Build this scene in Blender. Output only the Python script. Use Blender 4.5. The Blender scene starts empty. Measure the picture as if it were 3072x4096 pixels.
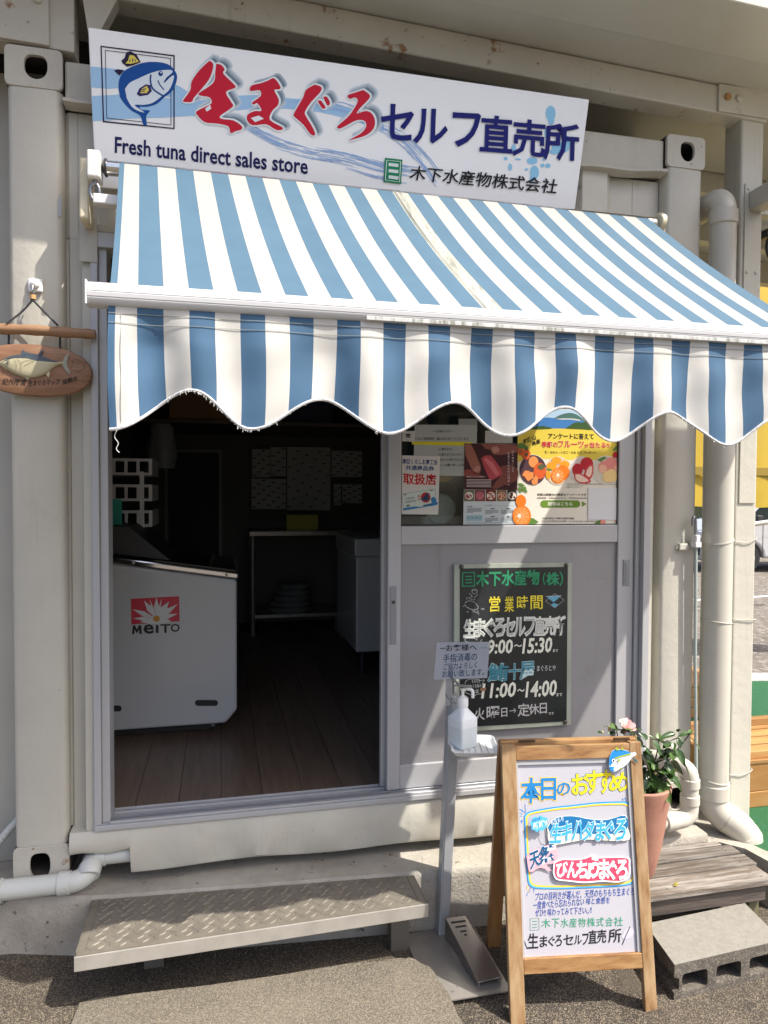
import bpy, bmesh, math, random
from math import sin, cos, pi, radians, atan2, sqrt
from mathutils import Vector, Matrix
from mathutils.geometry import tessellate_polygon

random.seed(7)
SC = bpy.context.scene
COL = SC.collection
V = Vector

# ------------------------------------------------------------------ camera
CAM_POS = V((0.6369, -2.3729, 1.2409))
FWD = V((0.22622362, 0.97362834, -0.02950828))
RIGHT = V((0.97407343, -0.22618016, 0.00484629))
UP = V((0.00195571, 0.02983957, 0.99955279))
FPX = 2807.68                     # focal length in pixels of a 3072 x 4096 frame
cam_d = bpy.data.cameras.new('camera')
cam = bpy.data.objects.new('camera', cam_d)
COL.objects.link(cam)
m = Matrix.Identity(4)
for i in range(3):
    m[i][0], m[i][1], m[i][2], m[i][3] = RIGHT[i], UP[i], -FWD[i], CAM_POS[i]
cam.matrix_world = m
cam_d.sensor_fit = 'AUTO'
cam_d.sensor_width = 36.0
cam_d.lens = FPX / 4096 * 36.0
cam_d.clip_start = 0.02
cam_d.clip_end = 600
SC.camera = cam

# ------------------------------------------------------------------ sky, sun, exposure
SUN_TO = V((1.3, -1.0, 2.3)).normalized()
world = bpy.data.worlds.new('World')
SC.world = world
world.use_nodes = True
wn = world.node_tree.nodes
bg = wn['Background']
sky = wn.new('ShaderNodeTexSky')
sky.sky_type = 'NISHITA'
sky.sun_disc = False
sky.sun_elevation = math.asin(SUN_TO.z)
sky.sun_rotation = atan2(SUN_TO.x, SUN_TO.y)
sky.air_density = 0.75
sky.dust_density = 4.0
sky.ozone_density = 0.6
world.node_tree.links.new(sky.outputs[0], bg.inputs[0])
bg.inputs[1].default_value = 0.13
sun_d = bpy.data.lights.new('sun', 'SUN')
sun_d.energy = 3.5
sun_d.angle = radians(0.5)
sun_d.color = (1.0, 0.95, 0.87)
sun = bpy.data.objects.new('sun', sun_d)
COL.objects.link(sun)
sun.location = (6, -5, 10)
sun.rotation_euler = (-SUN_TO).to_track_quat('-Z', 'Y').to_euler()
SC.view_settings.view_transform = 'Standard'
SC.view_settings.look = 'None'
SC.view_settings.exposure = 1.06
SC.view_settings.gamma = 1.0
SC.view_settings.use_curve_mapping = False
SC.render.engine = 'CYCLES'
SC.cycles.max_bounces = 8
SC.cycles.diffuse_bounces = 5

# ------------------------------------------------------------------ survey helpers
def ray(px, py):
    return FWD + RIGHT * ((px - 1536) / FPX) - UP * ((py - 2048) / FPX)

class Plane:
    def __init__(s, p, n):
        s.p, s.n = V(p), V(n).normalized()
        if s.n.dot(CAM_POS - s.p) < 0: s.n = -s.n
    def hit(s, px, py, off=0.0):
        d = ray(px, py)
        q = s.p + s.n * off
        return CAM_POS + d * ((q - CAM_POS).dot(s.n) / d.dot(s.n))

def Z(ox, oy, k):
    return lambda x, y: (ox + x / k, oy + y / k)
z1, z2 = Z(0, 0, 1.0801), Z(1536, 0, 1.0801)
z3, z4 = Z(0, 1024, 1.0801), Z(1536, 1024, 1.0801)
zq = Z(1536, 2048, 1.0801)
zb = Z(1536, 3072, 1.0801)
za = Z(1980, 2900, 2.2125)
zc = Z(1700, 2500, 3.318)
zk = Z(1750, 2230, 2.765)
zp = Z(2040, 1600, 3.19)
zn = Z(1580, 1600, 3.19)
zf = Z(0, 1050, 3.456)
zm = Z(0, 2048, 1.0801)

# ------------------------------------------------------------------ mesh builder
class B:
    def __init__(s):
        s.bm = bmesh.new(); s.mi = 0
    def face(s, pts, mi=None):
        f = s.bm.faces.new([s.bm.verts.new(p) for p in pts])
        f.material_index = s.mi if mi is None else mi
        return s
    def hexa(s, p, bev=0.0, seg=2):          # p: 4 bottom points then 4 top points, both counter-clockwise
        n0 = set(s.bm.verts)
        v = [s.bm.verts.new(q) for q in p]
        fs = [s.bm.faces.new([v[i] for i in ix]) for ix in ((3, 2, 1, 0), (4, 5, 6, 7), (0, 1, 5, 4), (1, 2, 6, 5), (2, 3, 7, 6), (3, 0, 4, 7))]
        for f in fs: f.material_index = s.mi
        if bev:
            es = list({e for f in fs for e in f.edges})
            r = bmesh.ops.bevel(s.bm, geom=es, offset=bev, segments=seg, affect='EDGES', profile=0.5)
            for f in r['faces']: f.material_index = s.mi
        return s
    def box(s, x0, x1, y0, y1, z0, z1, bev=0.0, seg=2, M=None):
        p = [(x0, y0, z0), (x1, y0, z0), (x1, y1, z0), (x0, y1, z0), (x0, y0, z1), (x1, y0, z1), (x1, y1, z1), (x0, y1, z1)]
        if M is not None: p = [M @ V(q) for q in p]
        return s.hexa(p, bev, seg)
    def tube(s, pts, r, seg=12, caps=True):
        pts = [V(p) for p in pts]; n = len(pts)
        rr = r if isinstance(r, (list, tuple)) else [r] * n
        t = [(pts[min(i + 1, n - 1)] - pts[max(i - 1, 0)]).normalized() for i in range(n)]
        a = t[0].orthogonal().normalized(); rings = []
        for i in range(n):
            a = (a - t[i] * a.dot(t[i])).normalized(); b = t[i].cross(a)
            rings.append([s.bm.verts.new(pts[i] + (a * cos(2 * pi * k / seg) + b * sin(2 * pi * k / seg)) * rr[i]) for k in range(seg)])
        for i in range(n - 1):
            for k in range(seg):
                f = s.bm.faces.new([rings[i][k], rings[i][(k + 1) % seg], rings[i + 1][(k + 1) % seg], rings[i + 1][k]])
                f.material_index = s.mi; f.smooth = True
        if caps:
            for R_ in (rings[0][::-1], rings[-1]):
                f = s.bm.faces.new(R_); f.material_index = s.mi
        return s
    def lathe(s, prof, c, seg=24, axis=V((0, 0, 1))):    # prof: (radius, height)
        q = V((0, 0, 1)).rotation_difference(axis); c = V(c); rings = []
        for r, h in prof:
            rings.append([s.bm.verts.new(c + q @ V((r * cos(2 * pi * k / seg), r * sin(2 * pi * k / seg), h))) for k in range(seg)])
        for i in range(len(prof) - 1):
            for k in range(seg):
                f = s.bm.faces.new([rings[i][k], rings[i][(k + 1) % seg], rings[i + 1][(k + 1) % seg], rings[i + 1][k]])
                f.material_index = s.mi; f.smooth = True
        if prof[0][0] > 1e-6: s.bm.faces.new(rings[0][::-1]).material_index = s.mi
        if prof[-1][0] > 1e-6: s.bm.faces.new(rings[-1]).material_index = s.mi
        return s
    def prism(s, loop, d, holes=()):       # planar loop of 3-D points pushed along d; ends tessellated so it may be concave or have holes
        loops = [[V(p) for p in loop]] + [[V(p) for p in h] for h in holes]
        d = V(d); flat = [p for l in loops for p in l]
        tri = tessellate_polygon(loops)
        va = [s.bm.verts.new(p) for p in flat]; vb = [s.bm.verts.new(p + d) for p in flat]
        for t in tri:
            for vs, rev in ((va, False), (vb, True)):
                ix = t[::-1] if rev else t
                try: s.bm.faces.new([vs[i] for i in ix]).material_index = s.mi
                except ValueError: pass
        k = 0
        for l in loops:
            n = len(l)
            for i in range(n):
                j = (i + 1) % n
                s.bm.faces.new([va[k + i], va[k + j], vb[k + j], vb[k + i]]).material_index = s.mi
            k += n
        return s
    def grid(s, rows, close=False, smooth=True, mis=None):
        vs = [[s.bm.verts.new(p) for p in r] for r in rows]
        for i in range(len(vs) - 1):
            for j in range(len(vs[0]) - 1):
                f = s.bm.faces.new([vs[i][j], vs[i][j + 1], vs[i + 1][j + 1], vs[i + 1][j]])
                f.smooth = smooth; f.material_index = s.mi if mis is None else mis(i, j)
        return s
    def obj(s, name, mat, parent=None, **k):
        bmesh.ops.recalc_face_normals(s.bm, faces=s.bm.faces)
        me = bpy.data.meshes.new(name); s.bm.to_mesh(me); s.bm.free()
        return link(name, me, mat, parent, **k)

ROOT = {}
def link(name, me, mat, parent=None, label=None, cat=None, group=None, kind=None, at=None):
    o = bpy.data.objects.new(name, me); COL.objects.link(o)
    if any(p.use_smooth for p in me.polygons): me.set_sharp_from_angle(angle=radians(42))
    for mm in (mat if isinstance(mat, (list, tuple)) else [mat]):
        if mm is not None: me.materials.append(mm)
    if parent is not None:
        o.parent = parent; base = ROOT[parent.name]
    else:
        vs = [v.co for v in me.vertices]
        base = V(at) if at is not None else V((sum(v.x for v in vs) / len(vs), sum(v.y for v in vs) / len(vs), min(v.z for v in vs)))
        o.location = base
    ROOT[o.name] = base
    me.transform(Matrix.Translation(-base))
    for kx, vx in (('label', label), ('category', cat), ('group', group), ('kind', kind)):
        if vx: o[kx] = vx
    return o

def thing(name, label, cat, loc, group=None):
    o = bpy.data.objects.new(name, None); COL.objects.link(o)
    o.location = loc; o.empty_display_size = 0.05
    o['label'] = label; o['category'] = cat
    if group: o['group'] = group
    ROOT[o.name] = V(loc)
    return o

def dup(root, loc, label=None):
    r = root.copy(); COL.objects.link(r); r.location = loc
    if label: r['label'] = label
    for ch in list(root.children):
        c = ch.copy(); COL.objects.link(c); c.parent = r
        for g in ch.children:
            d = g.copy(); COL.objects.link(d); d.parent = c
    return r

# ------------------------------------------------------------------ materials
MATS = {}
def mat(name, c, rough=0.5, metal=0.0, c2=None, scale=12, c3=None, s3=3.0, t3=(0.55, 0.75), bump=0.0, bscale=150, stretch=(1, 1, 1),
        speck=None, sscale=300, sthr=0.5, spec=0.5, alpha=None, trans=0.0, detail=6, coat=0.0, bdist=0.002, chip=None, cs=45, ct=(0.70, 0.735), drip=None, ds=26, dt=(0.60, 0.78), rand=0.0):
    if name in MATS: return MATS[name]
    M = bpy.data.materials.new(name); M.use_nodes = True
    nt = M.node_tree; n = nt.nodes; L = nt.links.new
    b = n['Principled BSDF']
    b.inputs['Roughness'].default_value = rough; b.inputs['Metallic'].default_value = metal
    b.inputs['Specular IOR Level'].default_value = spec
    if coat: b.inputs['Coat Weight'].default_value = coat
    if trans: b.inputs['Transmission Weight'].default_value = trans
    if alpha is not None: b.inputs['Alpha'].default_value = alpha
    tc = n.new('ShaderNodeTexCoord'); mp = n.new('ShaderNodeMapping'); mp.inputs['Scale'].default_value = stretch
    L(tc.outputs['Object'], mp.inputs['Vector'])
    def noise(sc, det=detail, rg=0.6):
        x = n.new('ShaderNodeTexNoise'); x.inputs['Scale'].default_value = sc; x.inputs['Detail'].default_value = det
        x.inputs['Roughness'].default_value = rg; L(mp.outputs[0], x.inputs['Vector']); return x
    def ramp(src, a, bb):
        r = n.new('ShaderNodeMapRange'); r.inputs[1].default_value = a; r.inputs[2].default_value = bb; L(src, r.inputs[0]); return r.outputs[0]
    def mix(f, A, Bc):
        x = n.new('ShaderNodeMix'); x.data_type = 'RGBA'; L(f, x.inputs[0])
        for i, v in ((6, A), (7, Bc)):
            if isinstance(v, tuple): x.inputs[i].default_value = (*v, 1)
            else: L(v, x.inputs[i])
        return x.outputs[2]
    cur = tuple(c)
    if c2: cur = mix(ramp(noise(scale).outputs[0], 0.35, 0.65), cur, tuple(c2))
    if speck:
        vo = n.new('ShaderNodeTexVoronoi'); vo.inputs['Scale'].default_value = sscale; L(mp.outputs[0], vo.inputs['Vector'])
        sp = n.new('ShaderNodeSeparateColor'); L(vo.outputs['Color'], sp.inputs[0])
        cur = mix(ramp(sp.outputs[0], sthr, min(1.0, sthr + 0.25)), cur, tuple(speck))
    if c3: cur = mix(ramp(noise(s3, 8, 0.7).outputs[0], *t3), cur, tuple(c3))
    if drip:                      # grime run-marks, long in z
        m2 = n.new('ShaderNodeMapping'); m2.inputs['Scale'].default_value = (1, 1, 0.05); L(tc.outputs['Object'], m2.inputs['Vector'])
        x = n.new('ShaderNodeTexNoise'); x.inputs['Scale'].default_value = ds; x.inputs['Detail'].default_value = 4; L(m2.outputs[0], x.inputs['Vector'])
        big = ramp(noise(2.2, 2).outputs[0], 0.40, 0.62); mu = n.new('ShaderNodeMath'); mu.operation = 'MULTIPLY'
        L(ramp(x.outputs[0], *dt), mu.inputs[0]); L(big, mu.inputs[1]); cur = mix(mu.outputs[0], cur, tuple(drip))
    if chip: cur = mix(ramp(noise(cs, 5, 0.65).outputs[0], *ct), cur, tuple(chip))
    if rand:                      # each piece a little lighter or darker than the next
        oi = n.new('ShaderNodeObjectInfo'); hv = n.new('ShaderNodeHueSaturation'); mr = n.new('ShaderNodeMapRange')
        mr.inputs[3].default_value = 1 - rand; mr.inputs[4].default_value = 1 + rand; L(oi.outputs['Random'], mr.inputs[0]); L(mr.outputs[0], hv.inputs['Value']); L(cur, hv.inputs['Color']); cur = hv.outputs[0]
    if isinstance(cur, tuple): b.inputs['Base Color'].default_value = (*cur, 1)
    else: L(cur, b.inputs['Base Color'])
    if bump:
        bp = n.new('ShaderNodeBump'); bp.inputs['Strength'].default_value = bump; bp.inputs['Distance'].default_value = bdist
        L(noise(bscale, 3).outputs[0], bp.inputs['Height']); L(bp.outputs[0], b.inputs['Normal'])
    MATS[name] = M
    return M

def ink(r, g, b, rough=0.55):         # flat print / marker ink from sRGB 0..255
    k = 'ink_%d_%d_%d' % (r, g, b)
    f = lambda x: ((x / 255 + 0.055) / 1.055) ** 2.4 if x > 10 else x / 255 / 12.92
    return mat(k, (f(r), f(g), f(b)), rough=rough, spec=0.25)

CREAM = mat('cream_paint', (0.528, 0.5034, 0.4268), 0.42, c2=(0.4928, 0.4708, 0.4004), scale=5, c3=(0.3784, 0.3608, 0.308), s3=4, t3=(0.60, 0.85), bump=0.35, bscale=26, bdist=0.005, chip=(0.264, 0.2376, 0.1936), drip=(0.352, 0.33, 0.2728))
CREAM_RUST = mat('cream_paint_rusted', (0.5104, 0.484, 0.4092), 0.5, chip=(0.2024, 0.1232, 0.0704), cs=30, ct=(0.665, 0.70), drip=(0.3344, 0.2904, 0.22), c2=(0.4664, 0.44, 0.374), scale=7, c3=(0.2464, 0.132, 0.0616), s3=9, t3=(0.60, 0.67), bump=0.4, bscale=45, bdist=0.004)
SOFFIT = mat('soffit_paint', (0.5244, 0.5014, 0.4324), 0.5, c2=(0.4784, 0.4508, 0.3772), scale=3, bump=0.05, bscale=40)
ALU = mat('aluminium', (0.4371, 0.4371, 0.4417), 0.38, 0.12, c2=(0.4092, 0.4092, 0.4185), scale=8, stretch=(1, 1, 0.2), bump=0.03)
ALU_DK = mat('aluminium_dark', (0.27, 0.28, 0.30), 0.4, 0.5)
DOORP = mat('door_panel_grey', (0.2752, 0.2709, 0.2752), 0.36, c2=(0.2623, 0.258, 0.2623), scale=6, c3=(0.2279, 0.2236, 0.2253), s3=7, t3=(0.55, 0.75), chip=(0.3612, 0.3612, 0.3612), cs=38, ct=(0.72, 0.74), drip=(0.2236, 0.2193, 0.2193))
STEEL = mat('stainless_steel', (0.3612, 0.3397, 0.3053), 0.33, 0.5, c2=(0.301, 0.2795, 0.2494), scale=14, c3=(0.258, 0.2236, 0.1892), s3=20, t3=(0.62, 0.75))
GALV = mat('checker_plate_steel', (0.20, 0.178, 0.142), 0.42, 0.15, c2=(0.155, 0.138, 0.112), scale=24, c3=(0.15, 0.125, 0.095), s3=8, t3=(0.55, 0.75), bump=0.1, bscale=300, chip=(0.30, 0.27, 0.22), cs=50, ct=(0.68, 0.72))
CHROME = mat('chrome', (0.75, 0.74, 0.72), 0.12, 1.0)
DARKM = mat('dark_metal', (0.06, 0.06, 0.065), 0.35, 0.6)
BLACK = mat('black_rubber', (0.015, 0.015, 0.015), 0.6)
CONC = mat('plinth_concrete', (0.4232, 0.391, 0.3312), 0.85, c2=(0.3036, 0.276, 0.23), scale=7, c3=(0.092, 0.0828, 0.07176), s3=34, t3=(0.615, 0.66), bump=0.6, bscale=90, bdist=0.006)
SLAB = mat('slab_concrete', (0.126, 0.1075, 0.0798), 0.9, c2=(0.07728, 0.06552, 0.04956), scale=3.5, chip=(0.2856, 0.2604, 0.21), cs=2.6, ct=(0.64, 0.80), speck=(0.2436, 0.2142, 0.1638), sscale=520, sthr=0.55, c3=(0.1008, 0.084, 0.0672), s3=28, t3=(0.68, 0.73), bump=0.7, bscale=240, bdist=0.004)
ASPH = mat('worn_asphalt', (0.05412, 0.04346, 0.0328), 0.9, c2=(0.02788, 0.02296, 0.01804), scale=3, chip=(0.1066, 0.0861, 0.0656), cs=5, ct=(0.60, 0.75), speck=(0.205, 0.1681, 0.1189), sscale=420, sthr=0.60, c3=(0.02706, 0.02296, 0.0205), s3=3, t3=(0.55, 0.7), bump=0.8, bscale=230, bdist=0.005)
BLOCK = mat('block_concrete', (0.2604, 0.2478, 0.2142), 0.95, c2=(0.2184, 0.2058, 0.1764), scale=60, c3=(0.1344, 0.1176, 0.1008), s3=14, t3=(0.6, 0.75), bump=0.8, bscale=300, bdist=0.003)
BLOCK_DK = mat('block_concrete_dark', (0.126, 0.1092, 0.0882), 0.95, c2=(0.0756, 0.063, 0.0504), scale=40, speck=(0.2268, 0.2058, 0.168), sscale=320, sthr=0.7, bump=0.8, bscale=260, bdist=0.003)  # darker, browner concrete with pale specks, for the block bodies
PVC = mat('cream_pvc', (0.528, 0.5034, 0.4312), 0.35, c2=(0.5016, 0.4752, 0.4048), scale=6, c3=(0.3696, 0.3432, 0.2904), s3=16, t3=(0.64, 0.78), chip=(0.1936, 0.176, 0.1408), cs=40, ct=(0.715, 0.74), drip=(0.396, 0.3696, 0.308))
PVCG = mat('pale_pvc', (0.56, 0.57, 0.53), 0.4, c2=(0.52, 0.53, 0.49), scale=9, c3=(0.33, 0.33, 0.30), s3=20, t3=(0.62, 0.74), chip=(0.15, 0.15, 0.14), cs=60, ct=(0.70, 0.73))
WHITEP = mat('white_plastic', (0.78, 0.78, 0.77), 0.35)
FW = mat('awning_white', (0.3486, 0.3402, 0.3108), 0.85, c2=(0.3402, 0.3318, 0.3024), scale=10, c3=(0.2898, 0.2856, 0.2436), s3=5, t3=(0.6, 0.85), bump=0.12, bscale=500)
FWS = mat('awning_white_stained', (0.3612, 0.3569, 0.3225), 0.85, c2=(0.2924, 0.2924, 0.2451), scale=9, c3=(0.1118, 0.1204, 0.0903), s3=22, t3=(0.49, 0.70), stretch=(2.2, .35, .35), bump=0.12, bscale=500)
FB = mat('awning_blue', (0.05676, 0.1221, 0.1823), 0.85, c2=(0.05074, 0.1118, 0.1694), scale=10, bump=0.12, bscale=500)
FB2 = mat('valance_blue', (0.05104, 0.1214, 0.2112), 0.8, c2=(0.044, 0.1074, 0.1892), scale=8, bump=0.15, bscale=500)
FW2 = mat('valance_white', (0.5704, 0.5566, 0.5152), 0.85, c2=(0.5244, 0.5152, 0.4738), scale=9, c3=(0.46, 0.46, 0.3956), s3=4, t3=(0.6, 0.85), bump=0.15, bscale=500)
BARW = mat('awning_bar_white', (0.5456, 0.5456, 0.5456), 0.3)
BARD = mat('awning_bar_mildew', (0.56, 0.56, 0.54), 0.5, c3=(0.20, 0.21, 0.165), s3=40, t3=(0.46, 0.62), stretch=(1.5, 1, .3))
PLATE = mat('bracket_cream', (0.66, 0.60, 0.42), 0.4)
SIGNW = mat('sign_white', (0.88, 0.895, 0.91), 0.25, coat=0.2)
WOOD = mat('honey_wood', (0.352, 0.1848, 0.066), 0.42, c2=(0.2464, 0.11, 0.0352), scale=5, stretch=(6, 6, 0.8), c3=(0.1936, 0.0968, 0.0396), s3=4, t3=(0.66, 0.8), bump=0.15, bscale=30)
WOODF = mat('worn_honey_wood', (0.387, 0.2655, 0.1395), 0.6, c2=(0.252, 0.1305, 0.0495), scale=7, stretch=(6, 6, 0.9), c3=(0.135, 0.0765, 0.036), s3=7, t3=(0.58, 0.74), bump=0.25, bscale=30)
WOODH = mat('honey_wood_rail', (0.378, 0.225, 0.0945), 0.5, c2=(0.243, 0.1125, 0.0378), scale=7, stretch=(0.9, 6, 6), c3=(0.135, 0.072, 0.0315), s3=7, t3=(0.58, 0.74), bump=0.2, bscale=30)
GREYW = mat('weathered_wood', (0.2688, 0.2478, 0.2184), 0.85, c2=(0.1428, 0.1218, 0.1008), scale=9, stretch=(0.7, 9, 9), c3=(0.0924, 0.0672, 0.0462), s3=2.2, t3=(0.48, 0.62), bump=0.7, bscale=26, bdist=0.005, rand=0.22, chip=(0.0588, 0.0462, 0.0378), cs=12, ct=(0.62, 0.68))
GREYD = mat('weathered_wood_dark', (0.12, 0.096, 0.08), 0.85, c2=(0.06, 0.048, 0.04), scale=9, stretch=(0.7, 8, 8), c3=(0.24, 0.216, 0.192), s3=6, t3=(0.6, 0.75), bump=0.6, bscale=26)
PLAQW = mat('plaque_wood', (0.306, 0.1665, 0.0945), 0.55, c2=(0.198, 0.09, 0.0405), scale=7, stretch=(1, 1, 8), c3=(0.468, 0.297, 0.18), s3=8, t3=(0.6, 0.78), bump=0.25, bscale=30)
RODW = mat('rod_wood', (0.342, 0.2025, 0.108), 0.5, c2=(0.261, 0.1395, 0.0675), scale=8, stretch=(1, 10, 10), bump=0.2, bscale=20)
FLOORW = mat('floor_plank_wood', (0.1913, 0.136, 0.1003), 0.38, rand=0.14, c2=(0.1403, 0.0935, 0.068), scale=6, stretch=(9, 0.8, 1), bump=0.1, bscale=30)
CRATEW = mat('crate_pine', (0.391, 0.221, 0.08075), 0.55, rand=0.2, c2=(0.34, 0.1615, 0.04675), scale=5, stretch=(.8, 5, 5), c3=(0.187, 0.085, 0.034), s3=7, t3=(0.7, 0.8))
TERRA = mat('terracotta', (0.37, 0.187, 0.128), 0.75, chip=(0.2024, 0.092, 0.0644), cs=70, ct=(0.66, 0.70), drip=(0.46, 0.3036, 0.23), c2=(0.3312, 0.1518, 0.1058), scale=12, c3=(0.3036, 0.2484, 0.1104), s3=6, t3=(0.68, 0.85), bump=0.35, bscale=120)
SOIL = mat('potting_soil', (0.035, 0.025, 0.018), 0.95, speck=(0.34, 0.26, 0.17), sscale=120, sthr=0.72, bump=1.0, bscale=160, bdist=0.01)
LEAF = mat('hibiscus_leaf', (0.045, 0.095, 0.024), 0.28, c2=(0.028, 0.066, 0.016), scale=18, c3=(0.075, 0.13, 0.04), s3=12, t3=(0.58, 0.75), spec=0.6)
LEAFY = mat('hibiscus_leaf_young', (0.085, 0.16, 0.035), 0.35, c2=(0.06, 0.12, 0.03), scale=20)
STEM = mat('hibiscus_stem', (0.075, 0.06, 0.035), 0.6)
PETAL = mat('hibiscus_petal', (0.80, 0.40, 0.38), 0.55, c2=(0.80, 0.55, 0.50), scale=14)
BUD = mat('hibiscus_bud', (0.72, 0.55, 0.25), 0.5)
TURF = mat('artificial_turf', (0.022, 0.155, 0.055), 0.8, c2=(0.013, 0.105, 0.036), scale=90, bump=0.9, bscale=350, bdist=0.01)
GRAVEL = mat('gravel_lot', (0.1615, 0.1403, 0.1148), 0.95, c2=(0.1105, 0.0935, 0.0765), scale=5, speck=(0.255, 0.2295, 0.1955), sscale=30, sthr=0.65, bump=0.5, bscale=60)
YEL = mat('yellow_sheet', (0.46, 0.315, 0.02), 0.6, c2=(0.40, 0.275, 0.018), scale=2)
CARW = mat('car_paint_white', (0.5456, 0.5456, 0.5456), 0.15, coat=0.6)
GLASSD = mat('car_glass', (0.02, 0.03, 0.03), 0.05, spec=0.6)
TYRE = mat('tyre', (0.02, 0.02, 0.02), 0.8)
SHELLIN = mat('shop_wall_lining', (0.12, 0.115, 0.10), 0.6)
FRZ = mat('freezer_white', (0.493, 0.4972, 0.493), 0.3, coat=0.3)
PAPER = mat('paper', (0.62, 0.62, 0.58), 0.7)
CARD = mat('cardboard', (0.33, 0.18, 0.08), 0.8)
BOARDW = mat('whiteboard', (0.4532, 0.4444, 0.484), 0.3)
CHALK = mat('chalkboard', (0.018, 0.022, 0.023), 0.22, c2=(0.028, 0.032, 0.033), scale=6)
CHFR = mat('chalkboard_edge', (0.40, 0.43, 0.36), 0.5, c2=(0.30, 0.33, 0.27), scale=14, stretch=(1, 1, .4))
ROPE = mat('dark_rope', (0.035, 0.035, 0.04), 0.8)

def glass_mat(name, tint=(0.93, 0.97, 0.96), rough=0.0):
    M = bpy.data.materials.new(name); M.use_nodes = True
    n = M.node_tree.nodes; L = M.node_tree.links.new
    out = n['Material Output']; n.remove(n['Principled BSDF'])
    t = n.new('ShaderNodeBsdfTransparent'); t.inputs[0].default_value = (*tint, 1)
    g = n.new('ShaderNodeBsdfGlossy'); g.inputs[1].default_value = rough
    f = n.new('ShaderNodeFresnel'); f.inputs[0].default_value = 1.5
    mx = n.new('ShaderNodeMixShader'); L(f.outputs[0], mx.inputs[0]); L(t.outputs[0], mx.inputs[1]); L(g.outputs[0], mx.inputs[2]); L(mx.outputs[0], out.inputs[0])
    return M
GLASS = glass_mat('window_glass')
FILM = glass_mat('clear_film', (0.93, 0.93, 0.93), 0.08)

# ------------------------------------------------------------------ flat print (lettering, drawings) laid on real planes
FONT = bpy.data.fonts.load('<builtin>') if '<builtin>' in bpy.data.fonts else None
_TXT = {}
def glyphs(body, wt, shear, res):
    k = (body, wt, shear, res)
    if k not in _TXT:
        c = bpy.data.curves.new('lettering', 'FONT'); c.body = body; c.offset = wt; c.shear = shear; c.resolution_u = res
        o = bpy.data.objects.new('lettering', c); COL.objects.link(o)
        bpy.context.view_layer.update()
        me = bpy.data.meshes.new_from_object(o.evaluated_get(bpy.context.evaluated_depsgraph_get()))
        vs = [(v.co.x, v.co.y) for v in me.vertices]; fs = [tuple(p.vertices) for p in me.polygons]
        bpy.data.objects.remove(o); bpy.data.curves.remove(c); bpy.data.meshes.remove(me)
        if wt and vs:
            x0, y0, x1, y1 = _bb(glyphs(body, 0, shear, res)[0])
        elif vs: x0, y0, x1, y1 = _bb(vs)
        else: x0, y0, x1, y1 = 0, 0, 1, 1
        _TXT[k] = ([((x - x0) / (x1 - x0), (y - y0) / (y1 - y0)) for x, y in vs] if wt else vs, fs, (x0, y0, x1, y1))
    return _TXT[k]
def _bb(vs):
    return min(v[0] for v in vs), min(v[1] for v in vs), max(v[0] for v in vs), max(v[1] for v in vs)

class Print:
    """one printed or painted layer of one colour on a plane; px functions turn survey readings into frame pixels"""
    def __init__(s, plane, zoom, off=0.0008):
        s.pl, s.z, s.off, s.v, s.f, s.n = plane, zoom, off, [], [], 0
    def _add(s, pts2, tris):
        k = len(s.v); s.n += 1
        o = s.off + 0.00003 * s.n
        for p in pts2: s.v.append(s.pl.hit(*s.z(*p), o))
        s.f += [tuple(i + k for i in t) for t in tris]
    def text(s, body, bl, br, tl, wt=0.0, shear=0.0, res=2):
        vs, fs, bb = glyphs(body, wt, shear, res)
        if not wt:
            x0, y0, x1, y1 = bb; vs = [((x - x0) / (x1 - x0), (y - y0) / (y1 - y0)) for x, y in vs]
        s._add([(bl[0] + (br[0] - bl[0]) * a + (tl[0] - bl[0]) * b, bl[1] + (br[1] - bl[1]) * a + (tl[1] - bl[1]) * b) for a, b in vs], fs)
        return s
    def poly(s, pts):
        t = tessellate_polygon([[V((x, y, 0)) for x, y in pts]])
        s._add(pts, t); return s
    def ell(s, cx, cy, rx, ry=None, n=20, rot=0.0):
        ry = rx if ry is None else ry
        return s.poly([(cx + rx * cos(2 * pi * i / n) * cos(rot) - ry * sin(2 * pi * i / n) * sin(rot),
                        cy + rx * cos(2 * pi * i / n) * sin(rot) + ry * sin(2 * pi * i / n) * cos(rot)) for i in range(n)])
    def line(s, pts, w, taper=False, closed=False):
        n = len(pts); L_, R_ = [], []
        for i in range(n):
            if closed: a, b = pts[i - 1], pts[(i + 1) % n]
            else: a, b = pts[max(0, i - 1)], pts[min(n - 1, i + 1)]
            dx, dy = b[0] - a[0], b[1] - a[1]; l = sqrt(dx * dx + dy * dy) or 1
            ww = w / 2 * ((0.25 + 0.75 * sin(pi * (i + 0.5) / n)) if taper else 1)
            L_.append((pts[i][0] - dy / l * ww, pts[i][1] + dx / l * ww)); R_.append((pts[i][0] + dy / l * ww, pts[i][1] - dx / l * ww))
        m_ = n if closed else n - 1
        s._add(L_ + R_, [(i, (i + 1) % n, n + (i + 1) % n, n + i) for i in range(m_)]); return s
    def obj(s, name, mt, parent, **k):
        if s.n > 1: k.setdefault('kind', 'stuff')
        me = bpy.data.meshes.new(name); me.from_pydata([tuple(p) for p in s.v], [], s.f); me.update()
        return link(name, me, mt, parent, **k)

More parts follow.
